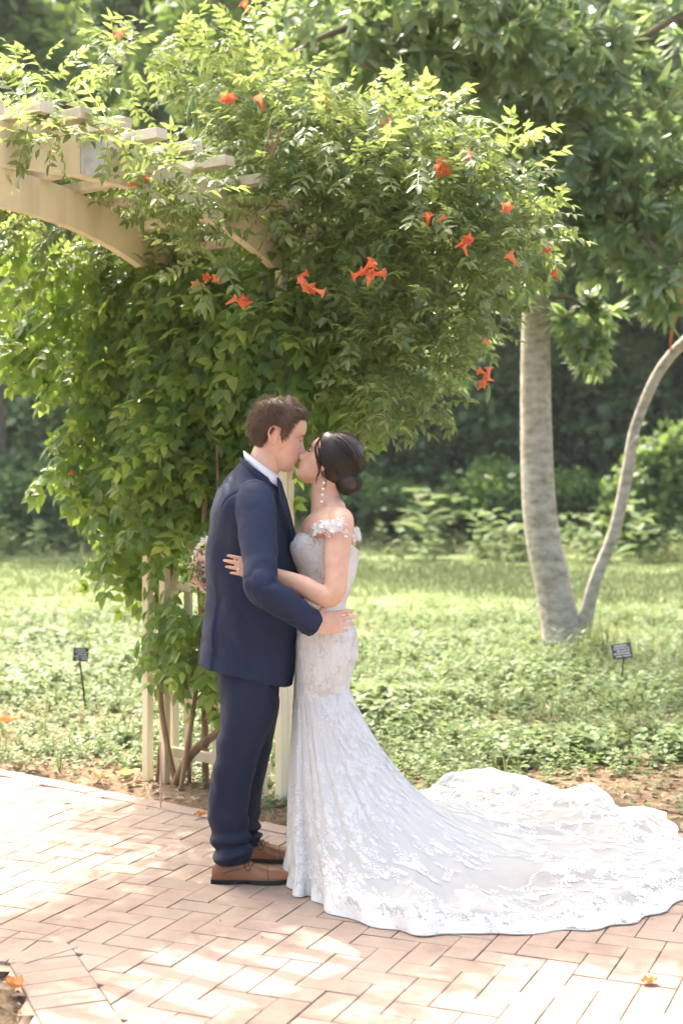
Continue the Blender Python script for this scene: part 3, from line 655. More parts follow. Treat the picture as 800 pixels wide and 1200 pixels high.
instance(T_TUFT, np.column_stack([xy, gz(xy)-.01]), frames(nrm(np.column_stack([RNG.normal(size=(k, 2)), np.zeros(k)])), np.tile([0, 0, 1.0], (k, 1))), RNG.uniform(.06, .18, k)).build('weed_grass', M['grass'], None, kind='stuff')
T_TALL = [sprig(s+40, 16, .30, .10, 1.0) for s in range(4)]
def d_tall(xy): return np.clip(fbm(np.column_stack([xy*.75, xy[:, :1]*0+21]), 2)*1.3-.05 + .25*(xy[:, 0] > .6), 0, 1)*(-path_in(xy) > .5)
xy = scatter_xy(1500, 0, 0, 7.2, 15, d_tall); k = len(xy)
instance(T_TALL, np.column_stack([xy, gz(xy)-.01]), frames(nrm(np.column_stack([RNG.normal(size=(k, 2)), np.zeros(k)])), np.tile([0, 0, 1.0], (k, 1)) + RNG.normal(size=(k, 3))*.15), RNG.uniform(.14, .38, k)).build('tall_weeds', M['weed'], None, kind='stuff')
q = G(690, 775); xy = q[:2] + RNG.normal(size=(16, 2))*[.10, .15]; k = len(xy)
instance(T_TUFT, np.column_stack([xy, gz(xy)-.01]), frames(nrm(np.column_stack([RNG.normal(size=(k, 2)), np.zeros(k)])), np.tile([0, 0, 1.0], (k, 1))), RNG.uniform(.25, .42, k)).build('tall_grass_tuft', M['grass'], None, kind='stuff')
xy = scatter_xy(26000, 0, 0, 14.5, 25.5, lambda q: np.clip((q[:, 1]-14.5)/3, 0, 1)); k = len(xy)
instance(T_TUFT, np.column_stack([xy, np.zeros(k)-.005]), frames(nrm(np.column_stack([RNG.normal(size=(k, 2)), np.zeros(k)])), np.tile([0, 0, 1.0], (k, 1))), RNG.uniform(.04, .09, k)).build('lawn_grass', M['grass'], None, kind='stuff')
xy = scatter_xy(4600, -12, 12, 24.6, 30, lambda q: np.clip(.55+.5*fbm(np.column_stack([q*.5, q[:, :1]*0]), 2), .15, 1), False); k = len(xy)
instance(T_TUFT, np.column_stack([xy, np.zeros(k)]), frames(nrm(np.column_stack([RNG.normal(size=(k, 2)), np.zeros(k)])), np.tile([0, 0, 1.0], (k, 1))), RNG.uniform(.2, .62, k)*np.clip(.6+1.0*fbm(np.column_stack([xy*.5, xy[:, :1]*0]), 3), .2, 1.7)).build('meadow_grass', M['drygrass'], None, kind='stuff')
xy = scatter_xy(1500, -12, 12, 25.0, 32, lambda q: np.clip(.5+.8*fbm(np.column_stack([q*.6, q[:, :1]*0+5]), 2), 0, 1), False); k = len(xy)
instance(T_SPRIG, np.column_stack([xy, np.zeros(k)]), frames(nrm(np.column_stack([RNG.normal(size=(k, 2)), np.zeros(k)])), np.tile([0, 0, 1.0], (k, 1))), RNG.uniform(.2, 1.15, k)*np.clip(.8+.8*fbm(np.column_stack([xy*.6, xy[:, :1]*0+2]), 2), .3, 1.5)).build('meadow_plants', M['weed'], None, kind='stuff')
def flat_leaf(seed):
    r = random.Random(seed); V, F = leaflet(np.array([-.5, 0, 0.0]), np.array([1, 0, 0.0]), np.array([0, 0, 1.0]), 1.0, r.uniform(.35, .55), r.uniform(-.3, .3), r.uniform(.1, .5)); V[:, 2] += .06; return V, F
T_LIT = [flat_leaf(s) for s in range(4)] + [(np.array([[-1, -.03, .05], [-1, .03, .05], [0, .06, .12], [0, 0, .12], [1, .03, .06], [1, -.03, .06]]), np.array([[0, 3, 2, 1], [3, 5, 4, 2]]))]*2
def d_lit(xy):
    off = -path_in(xy); bare = np.exp(-((xy - [2.05, 8.6])**2 @ [1/.5, 1/.35])); return np.where(off < -.02, 0, np.clip(1.15-off/1.6, .12, 1) + bare)
xy = scatter_xy(15000, 0, 0, 6.0, 12, d_lit); k = len(xy)
instance(T_LIT, np.column_stack([xy, gz(xy)+.004]), frames(nrm(np.column_stack([RNG.normal(size=(k, 2)), RNG.normal(size=k)*.12])), np.tile([0, 0, 1.0], (k, 1)) + RNG.normal(size=(k, 3))*.35), RNG.uniform(.02, .06, k), RNG.integers(0, 6, k)).build('leaf_litter', M['litter'], None, kind='stuff')
xy = np.column_stack([RNG.uniform(-2.0, 1.8, 700), RNG.uniform(3.6, 7.4, 700)]); xy = xy[(np.minimum(path_in(xy), corner_out(xy)) > .03) & (RNG.random(700) < np.clip(1.0-path_in(xy)*.55, .2, 1))]; k = len(xy)
instance(T_LIT, np.column_stack([xy, np.full(k, .0215)]), frames(nrm(np.column_stack([RNG.normal(size=(k, 2)), RNG.normal(size=k)*.1])), np.tile([0, 0, 1.0], (k, 1)) + RNG.normal(size=(k, 3))*.3), RNG.uniform(.005, .016, k), RNG.integers(0, 6, k)).build('path_debris', M['litter'], None, kind='stuff')
# mulch in the lower corner bed
xy = np.column_stack([RNG.uniform(-2.2, -.6, 2600), RNG.uniform(3.2, 4.5, 2600)]); xy = xy[corner_out(xy) < -.215]; k = len(xy)
mul = part('mulch_bed', np.column_stack([np.array([[-3, 3.0], [-.4, 3.0], [-.4, 4.6], [-3, 4.6]]), [-.03]*4]), [[0, 1, 2, 3]], M['sand']); tag(mul, kind='structure')
instance(T_LIT, np.column_stack([xy, RNG.uniform(-.02, .014, k)]), frames(nrm(np.column_stack([RNG.normal(size=(k, 2)), RNG.normal(size=k)*.15])), np.tile([0, 0, 1.0], (k, 1)) + RNG.normal(size=(k, 3))*.4), RNG.uniform(.012, .035, k), RNG.integers(0, 6, k)).build('mulch_chips', M['litter'], None, kind='stuff')

def curled_leaf(px, py, L, W, rz, curl, mat, label, z=.024):
    c = G(px, py, z); us = np.linspace(-1, 1, 13); vs = np.linspace(-1, 1, 7); V = []
    for u_ in us:
        hw = W/2*(max(0, 1-abs(u_)**2.2))**.7 + .0008
        for v_ in vs: V.append([u_*L/2, v_*hw, curl*L*(u_*u_*.5 + .7*v_*v_*(1-abs(u_))) + .004*math.sin(u_*7+v_*3)])
    V = np.array(V); V[:, 2] -= V[:, 2].min(); a = math.radians(rz); R = np.array([[math.cos(a), -math.sin(a), 0], [math.sin(a), math.cos(a), 0], [0, 0, 1]])
    o = part('fallen_leaf', V @ R.T, grid_faces(13, 7, False), mat); o.location = c
    return tag(o, label, 'leaf')
curled_leaf(17, 1158, .085, .05, -50, .5, M['dead_leaf'], 'curled brown leaf beside the mulch at the brick edging')
curled_leaf(760, 1152, .05, .035, 15, .35, M['dead_leaf'], 'small orange brown leaf lying on bricks below the dress train')
curled_leaf(150, 908, .13, .06, 25, .3, M['yellow_leaf'], 'pale yellow dead leaf on mulch at the path edge', .03)
curled_leaf(116, 910, .09, .05, -20, .3, M['dead_leaf'], 'orange brown leaf lying on the mulch beside the pale yellow leaf', .035)
curled_leaf(8, 846, .16, .09, 10, .3, M['dead_leaf'], 'large bright orange dead leaf among the weeds', .10)
curled_leaf(570, 913, .14, .08, 10, .25, M['dead_leaf'], 'orange red leaf on the mulch just behind the dress train', .06)
curled_leaf(78, 940, .045, .03, 40, .2, M['yellow_leaf'], 'small cream leaf on the brick border of the path')
curled_leaf(236, 956, .07, .035, 30, .3, M['dead_leaf'], 'brown leaf beside the arbor foot at the bricks', .03)

# ------------------------------------------------------------------ plant signs and stake
def plant_sign(px, py, Y, wd, ht, rz, tilt, roll, label, foot):
    c = P(px, py, Y); t = thing('plant_sign', (c[0], c[1], 0), label, 'sign', 'plant name signs in the beds')
    R = np.array(Matrix.Rotation(math.radians(rz), 3, 'Z') @ Matrix.Rotation(math.radians(roll), 3, 'Y') @ Matrix.Rotation(math.radians(tilt), 3, 'X'))
    def bx(cx, cz, w_, h_, y0, y1):
        V = np.array([[cx-w_/2, y0, cz-h_/2], [cx+w_/2, y0, cz-h_/2], [cx+w_/2, y1, cz-h_/2], [cx-w_/2, y1, cz-h_/2], [cx-w_/2, y0, cz+h_/2], [cx+w_/2, y0, cz+h_/2], [cx+w_/2, y1, cz+h_/2], [cx-w_/2, y1, cz+h_/2]]); return V @ R.T + c, BOXF
    pl = part('plate', *bx(0, 0, wd, ht, 0, .004), M['sign'], t, False)
    r = random.Random(int(px))
    for k, (fw, cx) in enumerate(((.5, -.1), (.75, .0), (.55, .02), (.8, 0), (.7, .03))):
        x = -fw*wd/2 + cx*wd
        mbp = MB()
        while x < fw*wd/2 + cx*wd:
            l = wd*r.uniform(.06, .16); mbp.add(*bx(x+l/2, ht*(.36-.175*k), l, ht*.055, -.0015, .0005)); x += l + wd*.03
        mbp.build('print_line', M['sign_print'], pl, False)
    part('stake', *tube([c + R @ np.array([0, .006, -ht*.3]), c + R @ np.array([0, .01, -ht*.6]), np.array([c[0]+foot, c[1]+.05, -.03])], .006, 6), M['sign'], t)
plant_sign(95, 767, 9.0, .095, .085, 6, -25, 4, 'small black plant label on a thin stake beside the arbor lattice', .03)
plant_sign(728, 763, 10.1, .14, .115, -10, -30, -9, 'small black plant label tilted in the grass near the two trunk tree', .0)
q = G(188, 951); t = tag(part('marker_stake', *tube([[q[0], q[1], -.02], [q[0]+.003, q[1], .16], [q[0], q[1], .31]], .0032, 6), M['stake']), 'thin pink marker stake standing at the brick edge by the arbor', 'stake')
t.data.transform(Matrix.Translation((-q[0], -q[1], 0))); t.location = (q[0], q[1], 0)

# ------------------------------------------------------------------ background: shrubs and wood
def make_shrub(seed, name, mat, label, group, rx=1.5, h=1.9, nb=9, per=90, lf=.34):
    t = thing(name, (0, 0, 0), label, 'shrub', group); r = random.Random(seed); bl = []
    for k in range(nb):
        a = r.uniform(0, 6.28); q = r.random()**.5; zz = r.uniform(.25, .85)
        bl.append((np.array([rx*.65*q*math.cos(a), rx*.5*q*math.sin(a), h*zz*(1-.2*q)]), np.array([rx*.42, rx*.36, h*.22])*r.uniform(.8, 1.2), per))
    p, o = in_blobs(bl); p = p[p[:, 2] > .02]; k = len(p); R = frames(rand_dirs(k), nrm(RNG.normal(size=(k, 3))*.5+[0, 0, 1])); me = raw_mesh('foliage', *instance(T_CLUMP, p, R, RNG.uniform(lf*.7, lf*1.2, k)).get())
    link('foliage', me, mat, t)
    mb = MB()
    for k in range(6):
        a = r.uniform(0, 6.28); mb.add(*tube([[0, 0, -.05], [.2*math.cos(a), .2*math.sin(a), h*.3], [.6*rx*math.cos(a), .5*rx*math.sin(a), h*.65]], [.03, .022, .01], 6, 8))
    link('stem', raw_mesh('stem', *mb.get()), M['bark_far'], t)
    return t
def copy_tree(o, loc, rz, sc):
    c = o.copy(); COL.objects.link(c); c.location = loc; c.rotation_euler = (0, 0, rz); c.scale = (sc, sc, sc)
    for ch in o.children:
        d_ = ch.copy(); COL.objects.link(d_); d_.parent = c
    return c
SHL = 'glossy green shrub in the long hedge row before the dark wood'
protos = [make_shrub(s, 'hedge_shrub', M['shrub'], SHL, 'shrubs of the hedge row') for s in (1, 2, 3)]
spots = [(x, 33.5 + 1.0*math.sin(x*1.7), random.uniform(0, 6.28), random.uniform(.88, 1.12)) for x in np.arange(-19, 19.1, 2.05)]
for i, (x, y, a, s) in enumerate(spots):
    if i < 3: o = protos[i]; o.location = (x, y, 0); o.rotation_euler = (0, 0, a); o.scale = (s, s, s)
    else: copy_tree(protos[i % 3], (x, y, 0), a, s)
und = make_shrub(21, 'understory_shrub', M['wood_leaf'], 'tall dark understory shrub between the hedge and the wood', 'understory shrubs of the wood', 2.2, 4.6, 12, 80, .5)
for i, x in enumerate(np.arange(-16.5, 17, 3.0)):
    if i == 0: und.location = (x, 38, 0)
    else: copy_tree(und, (float(x), 38+random.uniform(-.6, .6), 0), random.uniform(0, 6.28), random.uniform(.85, 1.15))
sb = make_shrub(9, 'round_shrub', M['pale_leaf'], 'pale feathery shrub at the wood edge beside the thin leaning trunk', None, 1.2, 3.0, 9, 60, .34); sb.location = (6.2, 27.5, 0)
sb = make_shrub(12, 'round_shrub', M['wood_leaf'], 'dark green rounded shrub behind the meadow beside the hanging vine', None, 1.7, 2.2, 9, 110, .34); sb.location = (-6.6, 29.5, 0)

def make_tree(seed, h, cr, crown0, mat, label, group, per=85, nb=18, lf=.62, tr=.2):
    r = random.Random(seed); t = thing('forest_tree', (0, 0, 0), label, 'tree', group)
    pts = [[0, 0, -.1], [r.uniform(-.1, .1), 0, h*.25], [r.uniform(-.3, .3), r.uniform(-.2, .2), h*.55], [r.uniform(-.4, .4), 0, h*.9]]
    link('trunk', raw_mesh('trunk', *tube(pts, [tr*1.3, tr, tr*.7, tr*.2], 10, 20)), M['bark_far'], t); bl = []; mb = MB()
    for k in range(nb):
        a = r.uniform(0, 6.28); q = r.random()**.5; zz = crown0 + (h-crown0)*(k+.5)/nb; f = math.sin(math.pi*min(1, .18+.75*(k+.5)/nb))
        c = np.array([cr*f*q*math.cos(a), cr*f*q*math.sin(a), zz]); bl.append((c, np.array([cr*.42, cr*.42, h*.075+.5])*r.uniform(.8, 1.2), per))
        mb.add(*tube([[0, 0, max(.4, zz-1.2)], c*[.5, .5, 1]-[0, 0, .4], c], [tr*.35, tr*.22, tr*.08], 5, 8))
    p, o = in_blobs(bl); k = len(p); R = frames(rand_dirs(k), nrm(RNG.normal(size=(k, 3))*.5+[0, 0, 1]))
    link('crown', raw_mesh('crown', *instance(T_CLUMP, p, R, RNG.uniform(lf*.7, lf*1.25, k)).get()), mat, t); link('limb', raw_mesh('limb', *mb.get()), M['bark_far'], t)
    return t
WG = 'trees of the wood behind the hedge'
WL = ['dark broadleaf tree in the front rank of the wood behind the hedge', 'dark broadleaf tree in the middle rank of the wood', 'dark tall tree in the rearmost rank of the wood']
tp = [make_tree(31, 15, 2.9, 1.2, M['wood_leaf'], 'dark broadleaf tree in the wood behind the hedge', WG), make_tree(32, 18, 3.2, 2.6, M['wood_leaf'], 'dark broadleaf tree in the wood behind the hedge', WG), make_tree(33, 13, 2.8, .8, M['wood_leaf'], 'dark broadleaf tree in the wood behind the hedge', WG)]
spots = [(x+random.uniform(-.7, .7), 41+random.uniform(-1.2, 1.2)) for x in np.arange(-22, 22.1, 3.7)] + [(x+random.uniform(-.9, .9), 49+random.uniform(-1.5, 1.5)) for x in np.arange(-27, 27.1, 3.6)] + [(x+random.uniform(-1, 1), 58+random.uniform(-2, 2)) for x in np.arange(-32, 32.1, 4.2)]
for i, (x, y) in enumerate(spots):
    s = random.uniform(.85, 1.12)*(1 if y < 45 else 1.18); a = random.uniform(0, 6.28)
    if i < 3: o = tp[i]; o.location = (x, y, 0); o.rotation_euler = (0, 0, a); o.scale = (s, s, s)
    else: o = copy_tree(tp[i % 3], (x, y, 0), a, s)
    r_k = 0 if y < 45 else (1 if y < 53 else 2); o['label'] = WL[r_k]; o['group'] = WG + (' (front)', ' (middle)', ' (rear)')[r_k]
lt = make_tree(41, 13, 2.4, 4.2, M['pale_leaf'], 'tall sunlit pale green tree standing behind the arbor roof', None, 80, 16, .55, .20); lt.location = (-7.4, 30.5, 0)
for q_, (x_, y_, h_, l_) in enumerate(((-5.2, 36.5, 15, 'pale green tree at the wood edge above the arbor rafters'), (-3.4, 38.5, 17, 'pale leafy tree beyond the grey trunked tree'), (4.8, 35.5, 18, 'sunlit pale tree standing behind the two trunk tree'), (9.5, 36.5, 15, 'pale tree beyond the thin leaning trunk'))):
    lt = make_tree(51+q_, h_, 2.6, 2.2 if x_ < 0 else 6.0, M['pale_leaf'], l_, None, 75, 17, .55, .20); lt.location = (x_, y_, 0)
lt = make_tree(42, 17, 2.6, 9.5, M['pale_leaf'], 'tall tree with straight grey trunk rising behind the vine', None, 70, 14, .5, .26); lt.location = (-2.1, 27.5, 0)

# ------------------------------------------------------------------ people
def skin_mat(name, sss=.06):
    m, n, b, L = new_mat(name)
    a = N(n, 'ShaderNodeVertexColor', layer_name='col'); tc = N(n, 'ShaderNodeTexCoord'); t = N(n, 'ShaderNodeTexNoise'); t.inputs['Scale'].default_value = 28; t.inputs['Detail'].default_value = 5; L.new(tc.outputs['Object'], t.inputs[0])
    r = ramp(n, [(.3, (.90,.86,.84)), (.7, (1.06,1.04,1.03))], t.outputs[0]); mx = N(n, 'ShaderNodeMixRGB', blend_type='MULTIPLY'); mx.inputs[0].default_value = 1
    L.new(a.outputs[0], mx.inputs[1]); L.new(r.outputs[0], mx.inputs[2]); L.new(mx.outputs[0], b.inputs['Base Color'])
    b.inputs['Roughness'].default_value = .48; b.inputs['Specular IOR Level'].default_value = .35
    b.inputs['Subsurface Weight'].default_value = .25; b.inputs['Subsurface Radius'].default_value = (1, .35, .2); b.inputs['Subsurface Scale'].default_value = .006
    return m
def cloth_mat(name, c, rough=.7, sheen=.3, weave=900, bump=.15, var=.15):
    m, n, b, L = new_mat(name); tc = N(n, 'ShaderNodeTexCoord'); t = N(n, 'ShaderNodeTexNoise'); t.inputs['Scale'].default_value = 7; t.inputs['Detail'].default_value = 6; L.new(tc.outputs['Object'], t.inputs[0])
    c = np.array(c); r = ramp(n, [(.3, tuple(c*(1-var))), (.7, tuple(c*(1+var)))], t.outputs[0]); L.new(r.outputs[0], b.inputs['Base Color'])
    b.inputs['Roughness'].default_value = rough; b.inputs['Specular IOR Level'].default_value = .35; b.inputs['Sheen Weight'].default_value = sheen; b.inputs['Sheen Roughness'].default_value = .4
    t2 = N(n, 'ShaderNodeTexNoise'); t2.inputs['Scale'].default_value = weave; L.new(tc.outputs['Object'], t2.inputs[0]); t3 = N(n, 'ShaderNodeTexNoise'); t3.inputs['Scale'].default_value = 22; L.new(tc.outputs['Object'], t3.inputs[0])
    ad = N(n, 'ShaderNodeMath', operation='MULTIPLY_ADD'); ad.inputs[1].default_value = .10; L.new(t2.outputs[0], ad.inputs[0]); rg = N(n, 'ShaderNodeMath', operation='SUBTRACT'); rg.inputs[1].default_value = .5; L.new(t3.outputs[0], rg.inputs[0]); ab = N(n, 'ShaderNodeMath', operation='ABSOLUTE'); L.new(rg.outputs[0], ab.inputs[0]); pw = N(n, 'ShaderNodeMath', operation='POWER'); pw.inputs[1].default_value = .6; L.new(ab.outputs[0], pw.inputs[0]); t3.inputs['Scale'].default_value = 9; t3.inputs['Detail'].default_value = 1; t3.inputs['Distortion'].default_value = 1.2; L.new(pw.outputs[0], ad.inputs[2])
    bp = N(n, 'ShaderNodeBump'); bp.inputs['Strength'].default_value = bump; bp.inputs['Distance'].default_value = .006; L.new(ad.outputs[0], bp.inputs['Height']); L.new(bp.outputs[0], b.inputs['Normal'])
    return m
M['skin'] = skin_mat('skin')
M['navy'] = cloth_mat('navy_suiting', (0.006375,0.01488,0.0476), .72, .0, 1200, .45, .12); M['navy_dark'] = cloth_mat('navy_trouser_suiting', (0.00527,0.01105,0.034), .74, .0, 1200, .45, .12)
M['shirt'] = cloth_mat('white_shirt_cotton', (.75, .77, .82), .7, .1, 1500, .05, .02)
M['leather'] = noise_mat('tan_leather', [(.3, (0.1955,0.0748,0.0306)), (.7, (0.289,0.1232,0.0561))], 14, .33, .15, 120, spec=.5, bdist=.002)
M['sole'] = plain('dark_sole', (.02,.019,.018), .55); M['lace_cord'] = plain('dark_lace', (.05,.028,.018), .7)
def hair_mat(name, c0, c1, rough):
    m, n, b, L = new_mat(name); g = N(n, 'ShaderNodeNewGeometry'); r = ramp(n, [(0, c0), (1, c1)], g.outputs['Random Per Island']); L.new(r.outputs[0], b.inputs['Base Color'])
    b.inputs['Roughness'].default_value = rough; b.inputs['Specular IOR Level'].default_value = .5; return m
M['hair_m'] = hair_mat('brown_hair', (0.07125,0.0399,0.0228), (0.19,0.1092,0.0627), .5); M['hair_f'] = hair_mat('dark_brown_hair', (0.00475,0.003325,0.00285), (0.0323,0.019,0.0133), .36)
M['pearl'] = plain('pearl', (.8,.78,.74), .2, .6); M['silver'] = plain('silver', (.8,.8,.8), .15, .5, 1.0); M['lash'] = plain('lash', (.02,.013,.01), .6)
def gown_mat():
    m, n, b, L = new_mat('white_tulle_gown'); at0 = N(n, 'ShaderNodeAttribute', attribute_name='lining'); mx0 = N(n, 'ShaderNodeMixRGB'); mx0.inputs[1].default_value = (.76, .755, .74, 1); mx0.inputs[2].default_value = (.58, .54, .51, 1); L.new(at0.outputs['Fac'], mx0.inputs[0]); L.new(mx0.outputs[0], b.inputs['Base Color']); b.inputs['Roughness'].default_value = .6; b.inputs['Specular IOR Level'].default_value = .25; b.inputs['Sheen Weight'].default_value = .3
    tc = N(n, 'ShaderNodeTexCoord'); t = N(n, 'ShaderNodeTexNoise'); t.inputs['Scale'].default_value = 60; t.inputs['Detail'].default_value = 4; L.new(tc.outputs['Object'], t.inputs[0])
    bp = N(n, 'ShaderNodeBump'); bp.inputs['Strength'].default_value = .25; bp.inputs['Distance'].default_value = .003; L.new(t.outputs[0], bp.inputs['Height']); L.new(bp.outputs[0], b.inputs['Normal'])
    tr = N(n, 'ShaderNodeBsdfTranslucent'); tr.inputs[0].default_value = (.8, .8, .8, 1); m1 = N(n, 'ShaderNodeMixShader'); m1.inputs[0].default_value = .3; L.new(b.outputs[0], m1.inputs[1]); L.new(tr.outputs[0], m1.inputs[2])
    tp_ = N(n, 'ShaderNodeBsdfTransparent'); m2 = N(n, 'ShaderNodeMixShader'); at = N(n, 'ShaderNodeAttribute', attribute_name='sheer'); L.new(at.outputs['Fac'], m2.inputs[0]); L.new(m1.outputs[0], m2.inputs[1]); L.new(tp_.outputs[0], m2.inputs[2])
    L.new(m2.outputs[0], n.nodes['Material Output'].inputs[0]); return m
M['gown'] = gown_mat(); M['lacew'] = leaf_mat('white_lace', [(0, (.78,.775,.765)), (1, (.87,.865,.855))], (.8,.8,.8), .25, .6, .2)

# ---- heads
def head_params(fem):
    #        z      front   back    half width
    T = [(.000, .060, .020, .018), (.008, .078, .012, .030), (.020, .087, -.004, .040), (.034, .086, -.022, .050), (.050, .091, -.045, .056), (.068, .091, -.062, .061), (.090, .088, -.078, .066),
         (.112, .083, -.090, .070), (.128, .083, -.097, .0725), (.142, .089, -.101, .074), (.160, .091, -.102, .0755), (.180, .087, -.098, .0745), (.200, .074, -.088, .069), (.216, .055, -.070, .058), (.228, .028, -.045, .041), (.236, -.008, -.012, .004)]
    T = np.array(T)
    if fem: T[:, 3] *= np.interp(T[:, 0], [0, .05, .1, .24], [.80, .88, .95, .97]); T[:6, 1] -= .003
    return T
def head_grid(fem, nz=80, nphi=140):
    T = head_params(fem); zs = np.linspace(0, .236, nz); C = np.column_stack([np.interp(zs, T[:, 0], T[:, k]) for k in range(4)])
    for _ in range(3): C[1:-1, 1:] = (C[:-2, 1:] + 2*C[1:-1, 1:] + C[2:, 1:])/4
    ph = np.linspace(0, 2*np.pi, nphi, endpoint=False); c, s = np.cos(ph), np.sin(ph)
    z = C[:, 0][:, None] + 0*ph; fr, bk, wd = C[:, 1][:, None], C[:, 2][:, None], C[:, 3][:, None]; xm = fr*.25 + bk*.75 + (fr-bk)*.22
    cc = np.sign(c)*np.abs(c)**.86; ss = np.sign(s)*np.abs(s)**.92
    x = np.where(c > 0, xm + (fr-xm)*cc, xm + (xm-bk)*cc); y = wd*ss
    front = np.clip(c, 0, 1)**.5*(c > 0)
    g = lambda v, m_, sg: np.exp(-((v-m_)/sg)**2)
    nose = np.interp(z, [.066, .072, .080, .088, .10, .115, .130, .140], [0, .014, .025, .024, .017, .010, .004, 0])*(.92 if fem else 1.05); sgn_ = np.interp(z, [.07, .085, .11, .14], [.0125, .0115, .0085, .008])*(.9 if fem else 1)
    x = x + front*nose*np.exp(-(y/sgn_)**2) + front*.006*g(z, .079, .007)*g(np.abs(y), .013, .006)
    x = x + front*(.0050*g(z, .056, .0045) + .0055*g(z, .046, .0045) - .0035*g(z, .051, .0018) - .004*g(z, .034, .006))*g(y, 0, .019)
    x = x + front*.004*g(z, .018, .010)*g(y, 0, .018)
    x = x + front*(-.009*g(z, .124, .011)*g(np.abs(y), .031, .015) + .0045*g(z, .122, .007)*g(np.abs(y), .032, .010) + .0035*g(z, .139, .005)*g(np.abs(y), .030, .018))
    return np.stack([x, y, z], -1)
def grid_to_mesh(Gd):
    nz, nphi = Gd.shape[:2]; V = np.vstack([Gd.reshape(-1, 3), Gd[0].mean(0), Gd[-1].mean(0)]); j = np.arange(nphi); j2 = (j+1) % nphi; k = nz*nphi
    return V, [grid_faces(nz, nphi), np.stack([np.full(nphi, k), j2, j], -1), np.stack([np.full(nphi, k+1), (nz-1)*nphi+j, (nz-1)*nphi+j2], -1)]
def head_xform(eye_px, Y, facing, pitch, sc):
    """Local head (x forward, z up) -> world, with the eye at a given point."""
    p = math.radians(pitch); f = np.array([facing*math.cos(p), 0, math.sin(p)]); u = np.array([-facing*math.sin(p), 0, math.cos(p)]); l = np.cross(u, f)
    R = np.stack([f, l, u], -1)*sc; eye = P(eye_px[0], eye_px[1], Y); org = eye - R @ np.array([.080, 0, .124])
    return R, org
def ear(mb, R, org, side, sc=1.0):
    y0 = side*.0735; th = np.linspace(0, 2*np.pi, 20, endpoint=False)
    pts = [np.array([-.012 + .016*sc*math.cos(a)*(1 if math.sin(a) > -.2 else .75) - .006*math.sin(a), y0 + side*(.012 - .006*math.cos(a)), .110 + .031*sc*math.sin(a)]) for a in th]
    w_ = [org + R @ p for p in pts + pts[:1]]; mb.add(*tube(w_, .0048, 8, 48))
    mb.add(*ellipsoid(org + R @ np.array([-.011, y0 + side*.004, .108]), np.array([.014, .006, .026])*sc, 16, 10, R/np.linalg.norm(R[:, 0])))
    mb.add(*ellipsoid(org + R @ np.array([.001, y0 + side*.004, .106]), np.array([.005, .007, .008])*sc, 10, 6, R/np.linalg.norm(R[:, 0])))
    mb.add(*ellipsoid(org + R @ np.array([-.004, y0 + side*.006, .083]), np.array([.007, .0045, .008])*sc, 10, 6, R/np.linalg.norm(R[:, 0])))
def hand(mb, W, f, back, thumb, curl=(20, 25, 20), sc=1.0, spread=.06, tcurl=.0):
    """Palm, four unequal bent fingers and a thumb from the palm's side. W wrist, f forward, back = back of hand, thumb side."""
    f = nrm(f); back = nrm(back - (back@f)*f); s = np.cross(f, back); s = s if s @ thumb > 0 else -s; tips = []
    k = .185*sc/.185
    mb.add(*loft([W-f*.03*k, W, W+f*.03*k, W+f*.065*k, W+f*.092*k], np.array([.024, .026, .036, .041, .038])*k, np.array([.019, .018, .016, .0145, .011])*k, s, 20, 20, True, .85))
    for i, (o, ln, r) in enumerate(((.031, .072, .0082), (.0105, .081, .0086), (-.0105, .075, .0082), (-.030, .060, .0072))):
        b = W + f*(.083 - .006*abs(i-1.2))*k + s*o*k; d = nrm(f + s*(o*spread*22)); ang = 0; pts = [b - f*.02*k, b]; q = b.copy()
        for cu, fr in zip(curl, (.44, .31, .25)):
            ang += math.radians(cu + (i-1.5)*3); q = q + (d*math.cos(ang) - back*math.sin(ang))*ln*fr*k; pts.append(q.copy())
        mb.add(*loft(pts, np.array([r*1.05, r*1.05, r, r*.92, r*.72])*k, np.array([r*1.0, r, r*.93, r*.85, r*.62])*k, s, 12, 26)); tips.append((pts, r*k))
    t0 = W + f*.018*k + s*.026*k; d1 = nrm(f*.75 + s*.65 - back*(.25+tcurl)); d2 = nrm(f*.95 + s*.25 - back*(.3+tcurl))
    mb.add(*loft([t0 - d1*.012*k, t0 + d1*.025*k, t0 + d1*.047*k, t0 + d1*.047*k + d2*.026*k], np.array([.014, .0125, .0105, .0075])*k, np.array([.013, .0115, .009, .006])*k, back, 12, 20))
    return tips
def skin_colors(me, base, lips, heads, hands=()):
    co = mesh_co(me) ; c = np.tile(np.array(base, float), (len(co), 1))
    nz = fbm(co*14, 2)[:, None]; c = c*(1+.05*nz)
    for R, org, fem in heads:
        Ri = np.linalg.inv(R); q = (co-org) @ Ri.T; g = lambda v, m_, sg: np.exp(-((v-m_)/sg)**2)
        fr = (q[:, 0] > .05)
        lip = (fr*g(q[:, 2], .051, .0085)**2*(np.abs(q[:, 1]) < .026)*g(q[:, 1], 0, .024))[:, None]; c = c*(1-lip*.85) + np.array(lips)*lip*.85
        ch = (g(q[:, 2], .088, .022)*g(np.abs(q[:, 1]), .048, .020)*(q[:, 0] > .02))[:, None]*.35; c = c*(1-ch) + c*np.array([1.05, .72, .68])*ch
        ea = ((np.abs(q[:, 1]) > .070)*(np.abs(q[:, 2]-.108) < .04)*(np.abs(q[:, 0]+.008) < .03))[:, None]*.35; c = c*(1-ea) + c*np.array([1.1, .72, .66])*ea
        if fem:
            sh = (fr*g(q[:, 2], .131, .007)*g(np.abs(q[:, 1]), .032, .014))[:, None]*.5; c = c*(1-sh) + c*np.array([.6, .45, .4])*sh
    set_color(me, c)
